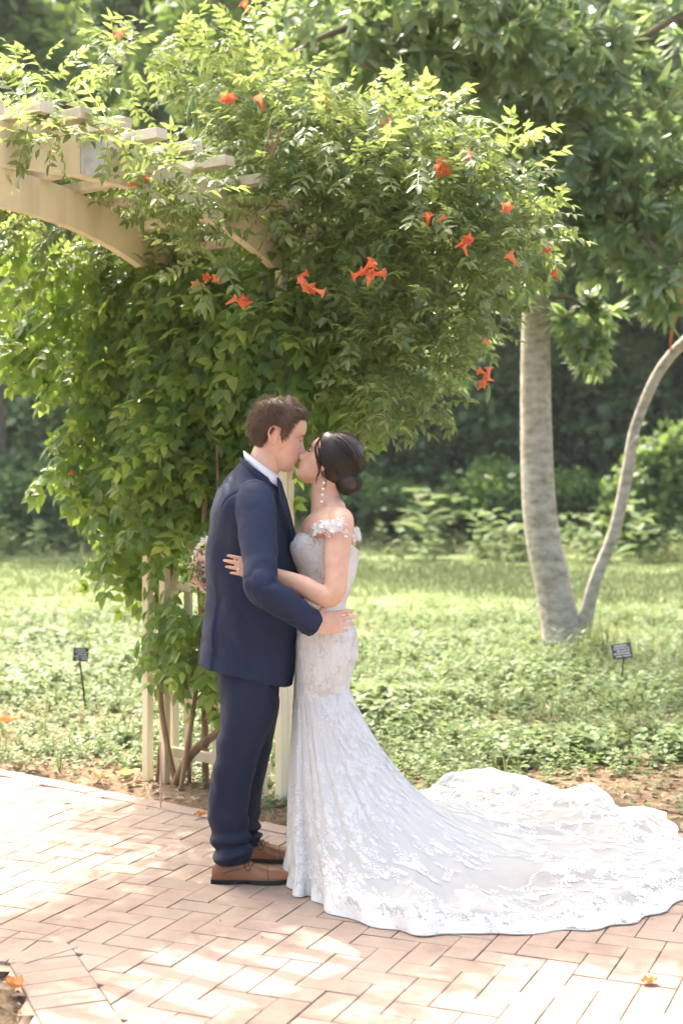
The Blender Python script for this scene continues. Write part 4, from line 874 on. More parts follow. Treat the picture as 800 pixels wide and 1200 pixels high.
def ribbons(curves, width, taper=True):
    """curves (k,m,3), side dirs inferred -> thin two-sided strips with a little thickness (3 sided)."""
    k, m, _ = curves.shape; t = nrm(np.gradient(curves, axis=1)); a = nrm(np.cross(t, RNG.normal(size=(k, 1, 3)))); b = np.cross(t, a)
    wv = np.asarray(width).reshape(-1, 1, 1)*(np.interp(np.linspace(0, 1, m), [0, .15, .7, 1], [.7, 1, .8, .15]) if taper else np.ones(m))[None, :, None]
    V = np.stack([curves + a*wv, curves - a*wv*.5 + b*wv*.87, curves - a*wv*.5 - b*wv*.87], 2).reshape(-1, 3)
    f = []
    for i in range(m-1):
        for j in range(3): f.append((i*3+j, i*3+(j+1) % 3, (i+1)*3+(j+1) % 3, (i+1)*3+j))
    f = np.array(f); F = (f[None] + (np.arange(k)*m*3)[:, None, None]).reshape(-1, 4); return V, F

# ================= groom
YG = 5.36
groom = thing('person', (PX(285, YG), YG, .02), 'person in navy suit and tan leather shoes kissing and holding the person in white', 'person')
RM, OM = head_xform((352.0, 515.5), YG, 1, -17, 1.07)
HM = head_grid(False); body = MB(); V, F = grid_to_mesh(HM); body.add(V @ RM.T + OM, F)
for sd in (-1, 1): ear(body, RM, OM, sd)
g_ = lambda px, py, Y=YG: P(px, py, Y)
body.add(*loft([g_(316, 525), g_(311, 541), g_(304, 556), g_(300, 582)], [.060, .060, .062, .066], [.058, .062, .064, .062], (0, 1, 0), 28, 30))
body.add(*loft([g_(300, 588), g_(297, 606), g_(296, 650), g_(295, 700), g_(292, 750), g_(289, 800)], [.11, .15, .15, .14, .145, .13], [.07, .10, .115, .115, .11, .09], (0, 1, 0), 28, 40))
SH = P(299, 592, 5.175); EL = P(308, 690, 5.0); WR = P(366, 731, 5.085)
body.add(*loft([SH+[.0, .05, 0], SH, (SH+EL)/2, EL, (EL+WR)/2, WR], [.05, .055, .05, .042, .038, .027], [.05, .055, .05, .042, .036, .022], (0, 1, 0), 18, 40))
hand(body, WR, np.array([.97, .12, .06]), np.array([.12, -1, .05]), np.array([0, 0, 1.0]), (8, 16, 14), 1.04, .085)
SHf = P(299, 592, 5.545); ELf = P(325, 690, 5.72); WRf = P(383, 690, 5.56)
body.add(*loft([SHf-[0, .05, 0], SHf, (SHf+ELf)/2, ELf, (ELf+WRf)/2, WRf], [.05, .055, .05, .042, .038, .027], [.05, .055, .05, .042, .036, .022], (0, 1, 0), 18, 40))
hand(body, WRf, np.array([.80, -.55, .0]), np.array([.55, .8, .1]), np.array([0, 0, 1.0]), (22, 35, 30), 1.0, .04)
NL = [(290, 790, 5.27), (287, 830, 5.25), (280, 868, 5.24), (272, 905, 5.23), (268, 950, 5.225), (269, 1000, 5.22), (272, 1022, 5.22)]
FL = [(296, 790, 5.43), (299, 830, 5.45), (296, 868, 5.48), (292, 905, 5.49), (288, 945, 5.50), (287, 980, 5.505), (290, 998, 5.505)]
for LG in (NL, FL): body.add(*loft([P(*a) for a in LG], [.08, .075, .065, .05, .05, .035, .03], [.08, .075, .065, .05, .05, .035, .03], (0, 1, 0), 18, 40))
bm_ = remesh('body', body, .0036, 3); skin_colors(bm_, (.66, .43, .335), (.52, .22, .18), [(RM, OM, False)])
bm_.transform(Matrix.Translation(-Vector(groom.location))); link('body', bm_, M['skin'], groom)
def local_curve(R, org, pts): return [org + R @ np.array(p) for p in pts]
for sd in (-1, 1):
    part('eyelashes', *tube(local_curve(RM, OM, [(.083, sd*.020, .1205), (.086, sd*.030, .1185), (.080, sd*.042, .1205)]), .0011, 6), M['lash'], groom)
    k = 70; u_ = RNG.random(k); b0 = np.column_stack([np.interp(u_, [0, .5, 1], [.0945, .093, .082]), sd*np.interp(u_, [0, 1], [.014, .046]), np.interp(u_, [0, .6, 1], [.137, .1425, .137]) + RNG.normal(size=k)*.0018])
    cv = np.stack([b0, b0 + np.column_stack([np.full(k, .0012), np.full(k, sd*.004), np.full(k, .002)]), b0 + np.column_stack([np.full(k, -.001), np.full(k, sd*.008), np.full(k, .0015)])], 1) @ RM.T + OM
    part('eyebrow', *ribbons(cv, np.full(k, .0007)), M['hair_m'], groom)
def hair_mask_m(q):
    x, y, z = q[..., 0], np.abs(q[..., 1]), q[..., 2]
    line = np.interp(x, [-.11, -.075, -.050, -.030, -.018, .004, .016, .022, .040, .052, .075, .095], [.040, .040, .052, .085, .146, .146, .100, .100, .160, .186, .194, .205])
    return (z - line - .005*vnoise(np.stack([x*140, y*140, z*60], -1)))
hm = hair_mask_m(HM); msk = np.clip(hm/.014, -1, 1); ctr = np.array([-.01, 0, .12]); outd = nrm(HM-ctr); thick = np.where(msk > 0, .005 + .0095*np.clip(hm/.06, 0, 1)*np.interp(HM[..., 0], [-.1, 0, .08], [.75, 1.1, 1.2]) + .0018*fbm(HM*[45, 60, 45], 2), -.006)
part('hair', *grid_to_mesh((HM + outd*thick[..., None]) @ RM.T + OM)[:2], M['hair_m'], groom)
hair = groom.children[-1] if groom.children else None
hair = [o for o in groom.children if o.name.startswith('hair')][-1]
idx = np.argwhere(msk > .05); idx = idx[RNG.integers(0, len(idx), 9000)]; p0 = HM[idx[:, 0], idx[:, 1]]; n0 = outd[idx[:, 0], idx[:, 1]]; th0 = thick[idx[:, 0], idx[:, 1]]
whorl_c = np.array([-.075, 0, .215]); fl = p0 - whorl_c; fl = fl - (fl*n0).sum(1, keepdims=True)*n0; fl = nrm(fl + RNG.normal(size=fl.shape)*.028 + np.array([.02, 0, -.01])); ln = RNG.uniform(.018, .036, len(p0))*np.clip(th0/.014, .45, 1.1)
cv = np.stack([p0 + n0*(th0*.75)[:, None] + fl*(ln*t)[:, None] + n0*(RNG.uniform(.002, .009, len(p0))*t)[:, None]*np.interp(t, [0, .6, 1], [.5, 1, .8]) for t in (0, .35, .7, 1)], 1) @ RM.T + OM
part('hair_strands', *ribbons(cv, RNG.uniform(.00045, .0009, len(p0))), M['hair_m'], hair, kind='stuff')

def slices(rows, Y, n=72, m=70, expo=.9, ymid=0.0):
    """rows: (py, back_px, front_px, half_width) -> grid (m,n,3). angle 0 = +X."""
    rows = np.array(rows, float); C = np.column_stack([PX(rows[:, 1], Y), PX(rows[:, 2], Y), PZ(rows[:, 0], Y), rows[:, 3]]); C = catmull(C, m)
    th = np.linspace(0, 2*np.pi, n, endpoint=False); c, s_ = np.cos(th), np.sin(th); c = np.sign(c)*np.abs(c)**expo; s_ = np.sign(s_)*np.abs(s_)**expo
    cx, a = (C[:, 0]+C[:, 1])/2, (C[:, 1]-C[:, 0])/2
    return np.stack([cx[:, None] + a[:, None]*c, Y + ymid + C[:, 3][:, None]*s_, C[:, 2][:, None] + 0*c], -1), th
def solid(o, t):
    md = o.modifiers.new('thickness', 'SOLIDIFY'); md.thickness = t; md.offset = -1; return o
JK, th = slices([(541, 282, 322, .080), (549, 275, 324, .105), (558, 267, 326, .145), (570, 259, 328, .185), (588, 251, 332, .205), (608, 246.5, 338, .205), (632, 243, 344, .198), (670, 240.5, 349, .182), (700, 239.5, 350, .176), (730, 238, 350, .180), (760, 236, 348, .190), (788, 235, 343, .196)], YG, 120, 110)
r_ = np.linspace(0, 1, 110)[:, None]; fx = (JK[..., 0]-JK[..., 0].min())/.36
JK[..., 2] += np.clip((r_-.35)/.65, 0, 1)*(.035 - .085*fx)
outn = np.stack([np.cos(th), np.sin(th), 0*th], -1)[None]
frow = (JK[..., 0]-JK[..., 0].min(1, keepdims=True))/np.ptp(JK[..., 0], axis=1)[:, None]; JK[..., 2] -= .104*frow*(1-np.clip(r_/.34, 0, 1))
wr = .010*fbm(JK*[9, 6, 5] + [0, 0, 2], 3)*np.clip(r_*3, 0, 1) + .006*np.sin((JK[..., 2]*2.2 + JK[..., 0]*3.2)*9 + 2*fbm(JK*4, 2))*np.clip((r_-.2)*3, 0, 1)*np.exp(-((r_-.62)/.2)**2)
JK = JK + outn*wr[..., None]
# side vents: the back panel overlaps the side panel below the waist
for ta, sg in ((math.radians(180+47), 1), (math.radians(180-47), -1)):
    dth = (th-ta)*sg; step = np.where((dth > 0) & (dth < .9), np.exp(-dth/.35), 0)[None]*np.clip((r_-.60)/.25, 0, 1)*.014
    JK = JK - outn*step[..., None]
jmb = MB(); jv, jf = grid_to_mesh(JK); jmb.add(jv, [f[:, ::-1] for f in jf])
def sleeve(S_, E_, W_, name, bulge=1.0):
    mid1 = S_*.5 + E_*.5; f = nrm(W_-E_); pts = [S_ + [-.004, .045*np.sign(YG-S_[1]), .035], S_ + [0, .0, .01], S_*.7+E_*.3, mid1*.6+E_*.4, E_ + nrm(E_-(S_+W_)/2)*.004, E_*.55+W_*.45, W_ - f*.02, W_ + f*.012]
    C = catmull(np.column_stack([np.array(pts), [.066, .076, .073, .065, .063, .061, .054, .049], [.062, .074, .070, .063, .061, .057, .049, .045]]), 110)
    V, F = loft(C[:, :3], C[:, 3], C[:, 4], (0, 1, 0), 40, 110, False); Gd = V.reshape(110, 40, 3); cen = Gd.mean(1, keepdims=True); o_ = nrm(Gd-cen); u_ = np.linspace(0, 1, 110)[:, None]
    dE = np.linalg.norm(Gd-E_, axis=-1); inner = np.clip(((Gd-cen)*nrm((S_+W_)/2-E_)).sum(-1)/.05, -1, 1)
    d_ = .004*fbm(Gd*[11, 9, 11], 3)*np.clip(u_*4, 0, 1) + np.exp(-(dE/.11)**2)*.005*np.sin(u_*75 + 2.5*fbm(Gd*7, 2))*(.5+.5*inner) + .002*np.sin(u_*40+3*fbm(Gd*6, 2))*np.clip((u_-.1)*3, 0, 1)
    Gd = Gd + o_*d_[..., None]; jmb.add(*grid_to_mesh(Gd)); return Gd
slv = sleeve(SH, EL, WR, 'sleeve'); sleeve(SHf, ELf, WRf, 'sleeve')
jme = remesh('jacket', jmb, .0042, 4); jc = mesh_co(jme); jn = np.empty(len(jc)*3, np.float32); jme.vertices.foreach_get('normal', jn); jn = jn.reshape(-1, 3).astype(float)
ridged = lambda q: (1-np.abs(fbm(q, 2)))**5
tor = np.clip((jc[:, 2]-.8)/.5, 0, 1); dd_ = -.0075*ridged(jc*[7, 7, 3.2] + jc[:, [2, 2, 0]]*[3, 0, 2.5])*np.clip(1.30-jc[:, 2], 0, .3)/.3
dd_ += -.0045*ridged(jc*[12, 10, 12]+3)*np.exp(-(np.linalg.norm(jc-EL, axis=1)/.16)**2) - .0045*ridged(jc*[9, 9, 6]+7)*np.exp(-(np.linalg.norm(jc-(EL*.4+WR*.6), axis=1)/.13)**2)
for S_, E_ in ((SH, EL), (SHf, ELf)):                                  # armhole seam: a shallow groove round the shoulder
    ax_ = nrm(np.array([.06, np.sign(S_[1]-YG)*.85, -.30])); hgt = (jc-(S_ + np.array([.004, np.sign(YG-S_[1])*.010, .0]))) @ ax_; near = np.linalg.norm(jc-S_, axis=1) < .12
    dd_ += -.0035*np.exp(-(hgt/.004)**2)*near
jc = jc + jn*dd_[:, None]; jme.vertices.foreach_set('co', (jc-origin(groom)).astype(np.float32).ravel()); jme.update(); jk = link('jacket', jme, M['navy'], groom)
fW = nrm(WR-EL); part('shirt_cuff', *loft([WR-fW*.03, WR+fW*.016], [.040, .039], [.036, .034], (0, 1, 0), 28, 6, False), M['shirt'], groom)
for k in range(3):
    bb = EL*.13+WR*.87 + fW*(.016*k) + np.array([-.01, -.051, -.03]); part('cuff_button', *ellipsoid(bb, (.006, .003, .006), 10, 6), M['lash'], groom)
# shirt collar and jacket collar, both tilted rings open at the throat
def collar(name, pb, pf, a0, w0, hgt, flare, mat, th0=32, thick=.004, drop=0.0):
    n = 60; t = np.linspace(math.radians(th0), math.radians(360-th0), n); B, Fp = P(*pb, YG), P(*pf, YG); c = (B+Fp)/2; ax = (Fp-B)/2; V = []
    for h, q in ((0, 0), (.5, .35), (1, 1)):
        for tt in t: V.append(c + ax*math.cos(tt)*(1+flare*(1-h)) + np.array([0, w0*(1+flare*(1-h))*math.sin(tt), 0]) + np.array([-.25, 0, .97])*hgt*(h-.5)*(1-drop*max(0, math.cos(tt))))
    o = part(name, np.array(V), grid_faces(3, n, False), mat, groom); solid(o, thick); return o
collar('shirt_collar', (287, 536), (330, 566), 0, .070, .052, .10, M['shirt'], 14, .004)
collar('jacket_collar', (283, 543), (329, 575), 0, .084, .050, .16, M['navy'], 20, .006)
for sd in (-1, 1):           # lapels
    e = [P(327, 566, YG)+[0, sd*.05, 0], P(334, 590, YG)+[0, sd*.085, 0], P(341, 618, YG)+[0, sd*.075, 0], P(347, 650, YG)+[0, sd*.04, 0], P(350, 690, YG)+[0, sd*.01, 0]]
    i_ = [P(322, 560, YG)+[0, sd*.062, 0], P(327, 590, YG)+[0, sd*.125, 0], P(336, 615, YG)+[0, sd*.115, 0], P(343, 650, YG)+[0, sd*.07, 0], P(349, 690, YG)+[0, sd*.02, 0]]
    e, i_ = catmull(e, 20)+[.008, 0, 0], catmull(i_, 20)+[.010, 0, 0]; o = part('lapel', np.concatenate([e, i_]), grid_faces(2, 20, False), M['navy'], groom); solid(o, .006)
# trousers
tr_ = MB()
def leg(LG, rads, rb, seed):
    C = catmull(np.column_stack([np.array([P(*a) for a in LG]), rads, rb]), 120); V, F = loft(C[:, :3], C[:, 4], C[:, 3], (0, 1, 0), 48, 120, False, .93); Gd = V.reshape(120, 48, 3); cen = Gd.mean(1, keepdims=True); o_ = nrm(Gd-cen); u_ = np.linspace(0, 1, 120)[:, None]
    d_ = .009*fbm(Gd*[10, 8, 4]+seed, 3) + .009*np.sin(u_*62 + 3*fbm(Gd*[6, 6, 9]+seed, 2))*np.clip((u_-.70)/.2, 0, 1) + .006*np.exp(-((u_-.5)/.1)**2)*np.sin(u_*50+Gd[..., 0]*18)*np.clip(-o_[..., 0], 0, 1)
    d_ = d_ - .007*(1-np.abs(fbm(Gd*[8, 8, 4.5] + Gd[..., [2, 2, 0]]*[3, 0, 2] + seed, 2)))**5
    d_ = d_ + .006*np.clip(o_[..., 0], 0, 1)**8*np.clip((u_-.05)*5, 0, 1)         # pressed front crease
    tr_.add((Gd + o_*d_[..., None]).reshape(-1, 3), F)
leg([(290, 772, 5.30), (290, 800, 5.275), (290.5, 822, 5.26), (284.5, 858, 5.245), (275.5, 888, 5.235), (269, 920, 5.225), (266, 955, 5.22), (268.5, 985, 5.215), (271.5, 1010, 5.215)], [.122, .118, .109, .088, .079, .071, .068, .066, .066], [.10, .10, .10, .09, .082, .074, .070, .066, .064], 0)
leg([(292, 772, 5.42), (293, 800, 5.44), (295, 822, 5.455), (296, 858, 5.475), (293, 888, 5.49), (289, 920, 5.495), (286, 950, 5.50), (285, 972, 5.505), (287, 990, 5.505)], [.115, .112, .105, .085, .074, .066, .064, .062, .062], [.10, .10, .095, .085, .076, .068, .064, .062, .060], 5)
solid(tr_.build('trousers', M['navy_dark'], groom), .003)
# shoes
def shoe(hx, Y, L):
    root = np.array([hx, Y, .020]); T = np.array([(0, .024, .066), (.02, .031, .078), (.06, .035, .083), (.10, .036, .085), (.135, .038, .076), (.165, .043, .063), (.20, .047, .053), (.235, .046, .047), (.262, .038, .041), (.280, .024, .034), (.290, .008, .026)]); T = catmull(T, 60); k = L/.29
    n = 28; th = np.linspace(0, np.pi, n); V = []
    for x, w_, z in T:
        for a in th: V.append(root + np.array([x*k, w_*np.sign(math.cos(a))*abs(math.cos(a))**.75, .014 + (z-.014)*math.sin(a)**.8]))
    up = part('shoe', V, grid_faces(60, n, False), M['leather'], groom)
    bt = []; xs = np.vstack([T[:, [0, 1]]]); sl = MB(); out = [(x*k + (.004 if i > 50 else (-.004 if i < 4 else 0)), w_+.0045) for i, (x, w_) in enumerate(xs)]; ring = [(x, -w_) for x, w_ in out] + [(x, w_) for x, w_ in out[::-1]]
    for z in (.0, .013, .016): bt += [root + np.array([x*(1 if z < .014 else .998), y, z + (.004 if x > .2 else 0)*0 + (.010 if (.075 < x < .16 and z < .001) else 0)*math.sin(max(0, min(1, (x-.075)/.085))*math.pi)]) for x, y in ring]
    m_ = len(ring); sl.add(bt, grid_faces(3, m_)); sl.add(bt[-m_:], np.array([list(range(m_))])); sl.build('sole', M['sole'], up, False)
    hr = [(x, y) for x, y in ring if x < .07]; hb = [root + np.array([x, y, z]) for z in (-.004, .012) for x, y in hr]; mh = MB(); mh.add(hb, grid_faces(2, len(hr))); mh.build('heel', M['sole'], up, False)
    for x0, nm in ((.205, 'toe_seam'),):
        w_, z = np.interp(x0, T[:, 0], T[:, 1]), np.interp(x0, T[:, 0], T[:, 2]); part(nm, *tube([root + np.array([(x0+.006*math.cos(a)**2)*k, (w_+.001)*np.sign(math.cos(a))*abs(math.cos(a))**.75, .015+(z-.0135)*max(0, math.sin(a))**.8]) for a in np.linspace(.05, np.pi-.05, 17)], .0012, 6, 40), M['lace_cord'], up)
    sm = []
    for x0, zf in ((.045, .35), (.075, .50), (.105, .58), (.130, .78), (.150, .98)):
        w_, z = np.interp(x0, T[:, 0], T[:, 1]), np.interp(x0, T[:, 0], T[:, 2]); a = math.asin(min(1, zf)**(1/.8)); sm.append(root + np.array([x0*k, -(w_+.001)*abs(math.cos(a))**.75, .014+(z-.0135)*zf]))
    part('side_seam', *tube(sm, .0011, 6, 24), M['lace_cord'], up)
    for x0 in (.108, .124, .140, .155):
        w_, z = np.interp(x0, T[:, 0], T[:, 1]), np.interp(x0, T[:, 0], T[:, 2]); part('shoelace', *tube([root + np.array([(x0+.006*s)*k, w_*.62*s, .016+(z-.012)*(1-.16*s*s)]) for s in (-1, -.5, 0, .5, 1)], .0019, 6, 12), M['lace_cord'], up)
    z = np.interp(.11, T[:, 0], T[:, 2])
    part('shoelace', *tube([root + np.array([.125, -.004, z+.004]), root + np.array([.130, -.022, z-.004]), root + np.array([.142, -.040, .058]), root + np.array([.128, -.044, .052]), root + np.array([.120, -.030, .070]), root + np.array([.125, -.006, z+.003])], .0017, 6, 30), M['lace_cord'], up)
shoe(PX(249, 5.215), 5.215, .285); shoe(PX(266, 5.505), 5.505, .285)

# ================= bride
YB = 5.33
bride = thing('person', (PX(378, YB), YB, .02), 'person with dark hair in white lace mermaid gown kissing the person in the suit', 'person')
RF, OF = head_xform((363.6, 528.3), YB, -1, 33, .91)
HF = head_grid(True); body = MB(); V, F = grid_to_mesh(HF); body.add(V @ RF.T + OF, F)
for sd in (-1, 1): body.add(*ellipsoid(OF + RF @ np.array([-.002, sd*.068, .090]), (.009, .006, .013), 12, 8))
b_ = lambda px, py, Y=YB: P(px, py, Y)
body.add(*loft([b_(384, 548), b_(381, 566), b_(381, 582), b_(384, 600), b_(386, 615)], [.046, .045, .050, .085, .12], [.050, .049, .052, .066, .08], (0, 1, 0), 28, 36))
body.add(*loft([b_(389, 594), b_(388, 606), b_(385, 622), b_(383, 640), b_(383, 665), b_(381, 706), b_(384, 745), b_(380, 800), b_(377, 850)], [.10, .150, .158, .132, .112, .100, .13, .11, .07], [.052, .080, .104, .106, .09, .066, .09, .075, .05], (0, 1, 0), 32, 60))
for sd in (-1, 1): body.add(*ellipsoid(b_(368, 640, YB+sd*.066), (.056, .050, .050), 24, 14))
sN, eN, wN = P(399, 614, 5.175), P(387, 698, 5.075), P(307, 668, 5.135)
body.add(*loft([P(396, 606, 5.26), sN, sN*.62+eN*.38, eN + [.006, 0, -.002], eN*.55+wN*.45, wN], [.046, .047, .044, .035, .032, .0215], [.044, .049, .047, .038, .035, .019], (0, 1, 0), 24, 60))
nails = hand(body, wN, np.array([-.97, .10, .16]), np.array([-.08, -1, .04]), np.array([0, 0, 1.0]), (6, 12, 10), .90, .075)
sF, eF, wF = P(399, 614, 5.485), P(345, 680, 5.66), P(268, 672, 5.61)
body.add(*loft([P(396, 606, 5.40), sF, (sF+eF)/2, eF, (eF+wF)/2, wF], [.046, .047, .044, .035, .031, .022], [.044, .047, .044, .036, .031, .020], (0, 1, 0), 20, 50))
hand(body, wF, np.array([-.95, -.1, .1]), np.array([-.1, .9, .2]), np.array([0, 0, 1.0]), (35, 50, 40), .90, .03)
bmf = remesh('body', body, .0036, 3); skin_colors(bmf, (.61, .38, .275), (.50, .17, .15), [(RF, OF, True)])
bmf.transform(Matrix.Translation(-Vector(bride.location))); bb = link('body', bmf, M['skin'], bride); ORIG[bb.name] = origin(bride)
pts, r = nails[2]; q = pts[1]*.45 + pts[2]*.55; dd = nrm(pts[2]-pts[1]); th = np.linspace(0, 2*np.pi, 17); s1 = nrm(np.cross(dd, [0, 0, 1])); s2 = np.cross(dd, s1)
ring = part('ring', *tube([q + (s1*math.cos(a) + s2*math.sin(a))*(r*1.12) for a in th], .0013, 6, 34), M['silver'], bride); part('stone', *ellipsoid(q + np.array([0, -r*1.35, 0]), (.0035, .003, .0035), 8, 5), M['pearl'], ring)
for pts, r in nails:
    tip = pts[-1]; dn = nrm(pts[-1]-pts[-2]); part('fingernail', *ellipsoid(tip - dn*.002 + np.array([0, -r*.55, 0]), (.0065, .0018, .0042), 10, 6), plain('nail', (.72, .42, .36), .25), bride)
for sd in (-1, 1):
    part('eyelashes', *tube(local_curve(RF, OF, [(.082, sd*.018, .1215), (.087, sd*.028, .1180), (.083, sd*.040, .1185), (.078, sd*.045, .121)]), .0016, 6), M['lash'], bride)
    k = 80; u_ = RNG.random(k); b0 = np.column_stack([np.interp(u_, [0, .5, 1], [.0925, .091, .078]), sd*np.interp(u_, [0, 1], [.013, .044]), np.interp(u_, [0, .6, 1], [.138, .1435, .139]) + RNG.normal(size=k)*.0012])
    cv = np.stack([b0, b0 + np.column_stack([np.full(k, .001), np.full(k, sd*.004), np.full(k, .0015)]), b0 + np.column_stack([np.full(k, -.001), np.full(k, sd*.008), np.full(k, .001)])], 1) @ RF.T + OF
    part('eyebrow', *ribbons(cv, np.full(k, .0007)), M['hair_f'], bride)
# hair: swept volume, low bun, strands
hb = MB(); HC = P(398, 535, YB); HRr = np.array([.096, .090, .096]); BUN = P(408, 566, YB); BR = np.array([.052, .058, .044])
x, y, z = HF[..., 0], np.abs(HF[..., 1]), HF[..., 2]
line = np.interp(x, [-.11, -.06, -.045, -.02, .0, .012, .030, .055, .075, .10], [.01, .02, .045, .078, .092, .108, .138, .166, .186, .198]); hmf = z-line
thk = np.where(hmf > 0, .005+.014*np.clip(hmf/.05, 0, 1), -.008); HG = HF + nrm(HF-np.array([-.01, 0, .12]))*thk[..., None]
hb.add(*(lambda a: (a[0] @ RF.T + OF, a[1]))(grid_to_mesh(HG))); hb.add(*ellipsoid(HC, HRr, 36, 24)); hb.add(*ellipsoid(P(401, 552, YB), (.062, .062, .055), 30, 18)); hb.add(*ellipsoid(BUN, BR, 30, 18))
hme = remesh('hair', hb, .005, 4); hco = mesh_co(hme); hnz = np.empty(len(hco)*3, np.float32); hme.vertices.foreach_get('normal', hnz); hnz = hnz.reshape(-1, 3).astype(float)
hme.transform(Matrix.Translation(-Vector(bride.location))); hobj = link('hair', hme, M['hair_f'], bride); ORIG[hobj.name] = origin(bride)
k = 4200; az = RNG.uniform(-1, 1, k); ny = az*.98; st = nrm(np.column_stack([-.62 - .25*RNG.random(k) + .5*np.abs(ny), ny, .75-.62*np.abs(ny) + RNG.normal(size=k)*.15])); en = nrm(np.column_stack([np.full(k, .55), ny*.22, np.full(k, -.80)]) + RNG.normal(size=(k, 3))*.06)
cv = []; om = np.arccos(np.clip((st*en).sum(1), -.98, .98))[:, None]; ph = RNG.uniform(0, 6, k)[:, None]
for t in np.linspace(0, 1, 13):
    dv = (np.sin((1-t)*om)*st + np.sin(t*om)*en)/np.sin(om); dv = nrm(dv); cv.append(HC + dv*HRr*(1.0 + .012*np.sin(5*t+ph) + (.018 if t < .9 else -.05) + .014*(RNG.random((k, 1))-.4)))
cv = np.stack(cv, 1)
part('hair_strands', *ribbons(cv, RNG.uniform(.0006, .0012, k)), M['hair_f'], hobj, kind='stuff')
k = 1600; a0 = RNG.uniform(0, 6.28, k); tl = RNG.uniform(-.9, .9, k); cv = []
for t in np.linspace(0, 1, 12):
    a = a0 + t*2.6; e = tl*np.cos(t*2.2); dv = np.column_stack([np.cos(a)*np.cos(e), np.sin(e), np.sin(a)*np.cos(e)]); cv.append(BUN + dv*BR*(1.02 + .03*np.sin(t*6+a0*3))[:, None])
part('bun_strands', *ribbons(np.stack(cv, 1), RNG.uniform(.0006, .0013, k)), M['hair_f'], hobj, kind='stuff')
wis = [[(374, 514), (369, 525), (371, 540), (374, 552), (371, 560), (370, 568)], [(377, 510), (371, 520), (370, 533), (375, 545), (378, 556), (381, 566), (378, 574)], [(376, 512), (370, 524), (372, 536), (377, 545), (379, 553)], [(379, 508), (373, 518), (374, 532), (380, 545), (384, 556)]]
cv = []
for c in wis:
    for j in range(9): cv.append(catmull(np.array([P(a + random.uniform(-.8, .8)*(1+i*.2), b, 5.252 + .004*i + random.uniform(-.004, .004)) for i, (a, b) in enumerate(c)]), 18))
part('loose_strands', *ribbons(np.array(cv), np.full(len(cv), .0009)), M['hair_f'], hobj, kind='stuff')
ez = [(379.5, 566), (378.3, 573), (377.6, 580), (377, 588)]
eo = part('earring', *tube([P(380.5, 560, 5.245), P(379, 570, 5.243), P(377, 590, 5.243)], .0009, 5), M['silver'], bride)
for a, b in ez: part('pearl', *ellipsoid(P(a, b, 5.243), (.0052, .0052, .0052), 12, 8), M['pearl'], eo)

# gown: one continuous sheet from bodice to the train's hem
rows = [(627, 349, 419, .140), (640, 342.5, 421, .146), (655, 344, 420, .138), (680, 353, 414, .120), (706, 357, 405, .112), (725, 353, 411, .132), (745, 348.5, 418, .152), (767, 346.5, 417.5, .158), (790, 345.5, 412, .150), (808, 345, 408.5, .142)]
NCOL = 480; UPR = 70; LOW = 120
hem_px = [(336, 1016, .02), (338, 1032, .02), (343, 1045, .02), (352, 1052, .02), (365, 1052, .02), (389, 1071, .02), (440, 1087, .02), (500, 1098, .02), (542, 1094, .02), (572, 1097, .02), (650, 1093, .02), (734, 1084, .02), (800, 1057, .02), (845, 1030, .03), (850, 1000, .05), (800, 983, .07), (775, 953, .09), (734, 957, .05), (697, 920, .10), (668, 929, .06), (610, 911, .08), (584, 911, .05), (531, 914, .08), (505, 934, .04)]
hem = [G(a, b, z) for a, b, z in hem_px] + [np.array([.18, 6.15, .03]), np.array([-.02, 5.85, .03]), np.array([-.15, 5.66, .03]), np.array([-.20, 5.52, .03])]
hem = np.array(hem); hl = catmull(np.vstack([hem, hem[:1]]), 2400)[:-1]; seg = np.linalg.norm(np.diff(np.vstack([hl, hl[:1]]), axis=0), axis=1); cx_k, a_k = (PX(345, YB)+PX(408.5, YB))/2, (PX(408.5, YB)-PX(345, YB))/2
wgt = seg*np.interp(np.linalg.norm(hl[:, :2]-[cx_k, YB], axis=1), [.15, .5, 2], [2.2, 1.4, 1.0]); cum = np.concatenate([[0], np.cumsum(wgt)[:-1]]); pick = np.searchsorted(cum, np.linspace(0, cum[-1], NCOL, endpoint=False)); hc = hl[np.minimum(pick, len(hl)-1)]
ta = np.unwrap(np.arctan2(hc[:, 1]-YB, hc[:, 0]-cx_k)); lin = ta[0] + np.linspace(0, 2*np.pi, NCOL, endpoint=False); dv_ = .45*(ta-lin); kr = np.hanning(61); kr /= kr.sum(); ta = lin + np.convolve(np.concatenate([dv_[-30:], dv_, dv_[:30]]), kr, 'valid')
rw = np.array(rows, float); C = catmull(np.column_stack([PX(rw[:, 1], YB), PX(rw[:, 2], YB), PZ(rw[:, 0], YB), rw[:, 3]]), UPR); c_, s_ = np.cos(ta), np.sin(ta)
cxu, au = (C[:, 0]+C[:, 1])/2, (C[:, 1]-C[:, 0])/2
UPG = np.stack([cxu[:, None] + au[:, None]*c_, YB + C[:, 3][:, None]*s_, C[:, 2][:, None] + 0*c_], -1)
u_ = np.linspace(0, 1, UPR)[:, None]; topw = np.clip(1-u_/.18, 0, 1); UPG[..., 2] += topw*(.012*np.exp(-(np.abs(UPG[..., 1]-YB)-.075)**2/.0016)*(c_ < 0) - .055*np.clip(c_, 0, 1)**2 - .010*np.exp(-((UPG[..., 1]-YB)/.03)**2)*(c_ < 0))
UPG[..., 0] -= .013*(c_ < 0)*np.exp(-((np.abs(UPG[..., 1]-YB)-.066)/.045)**2)*np.exp(-((UPG[..., 2]-PZ(640, YB))/.055)**2)
UPG = UPG + np.stack([c_, s_, 0*c_], -1)[None]*(.003*fbm(UPG*16, 2))[..., None]
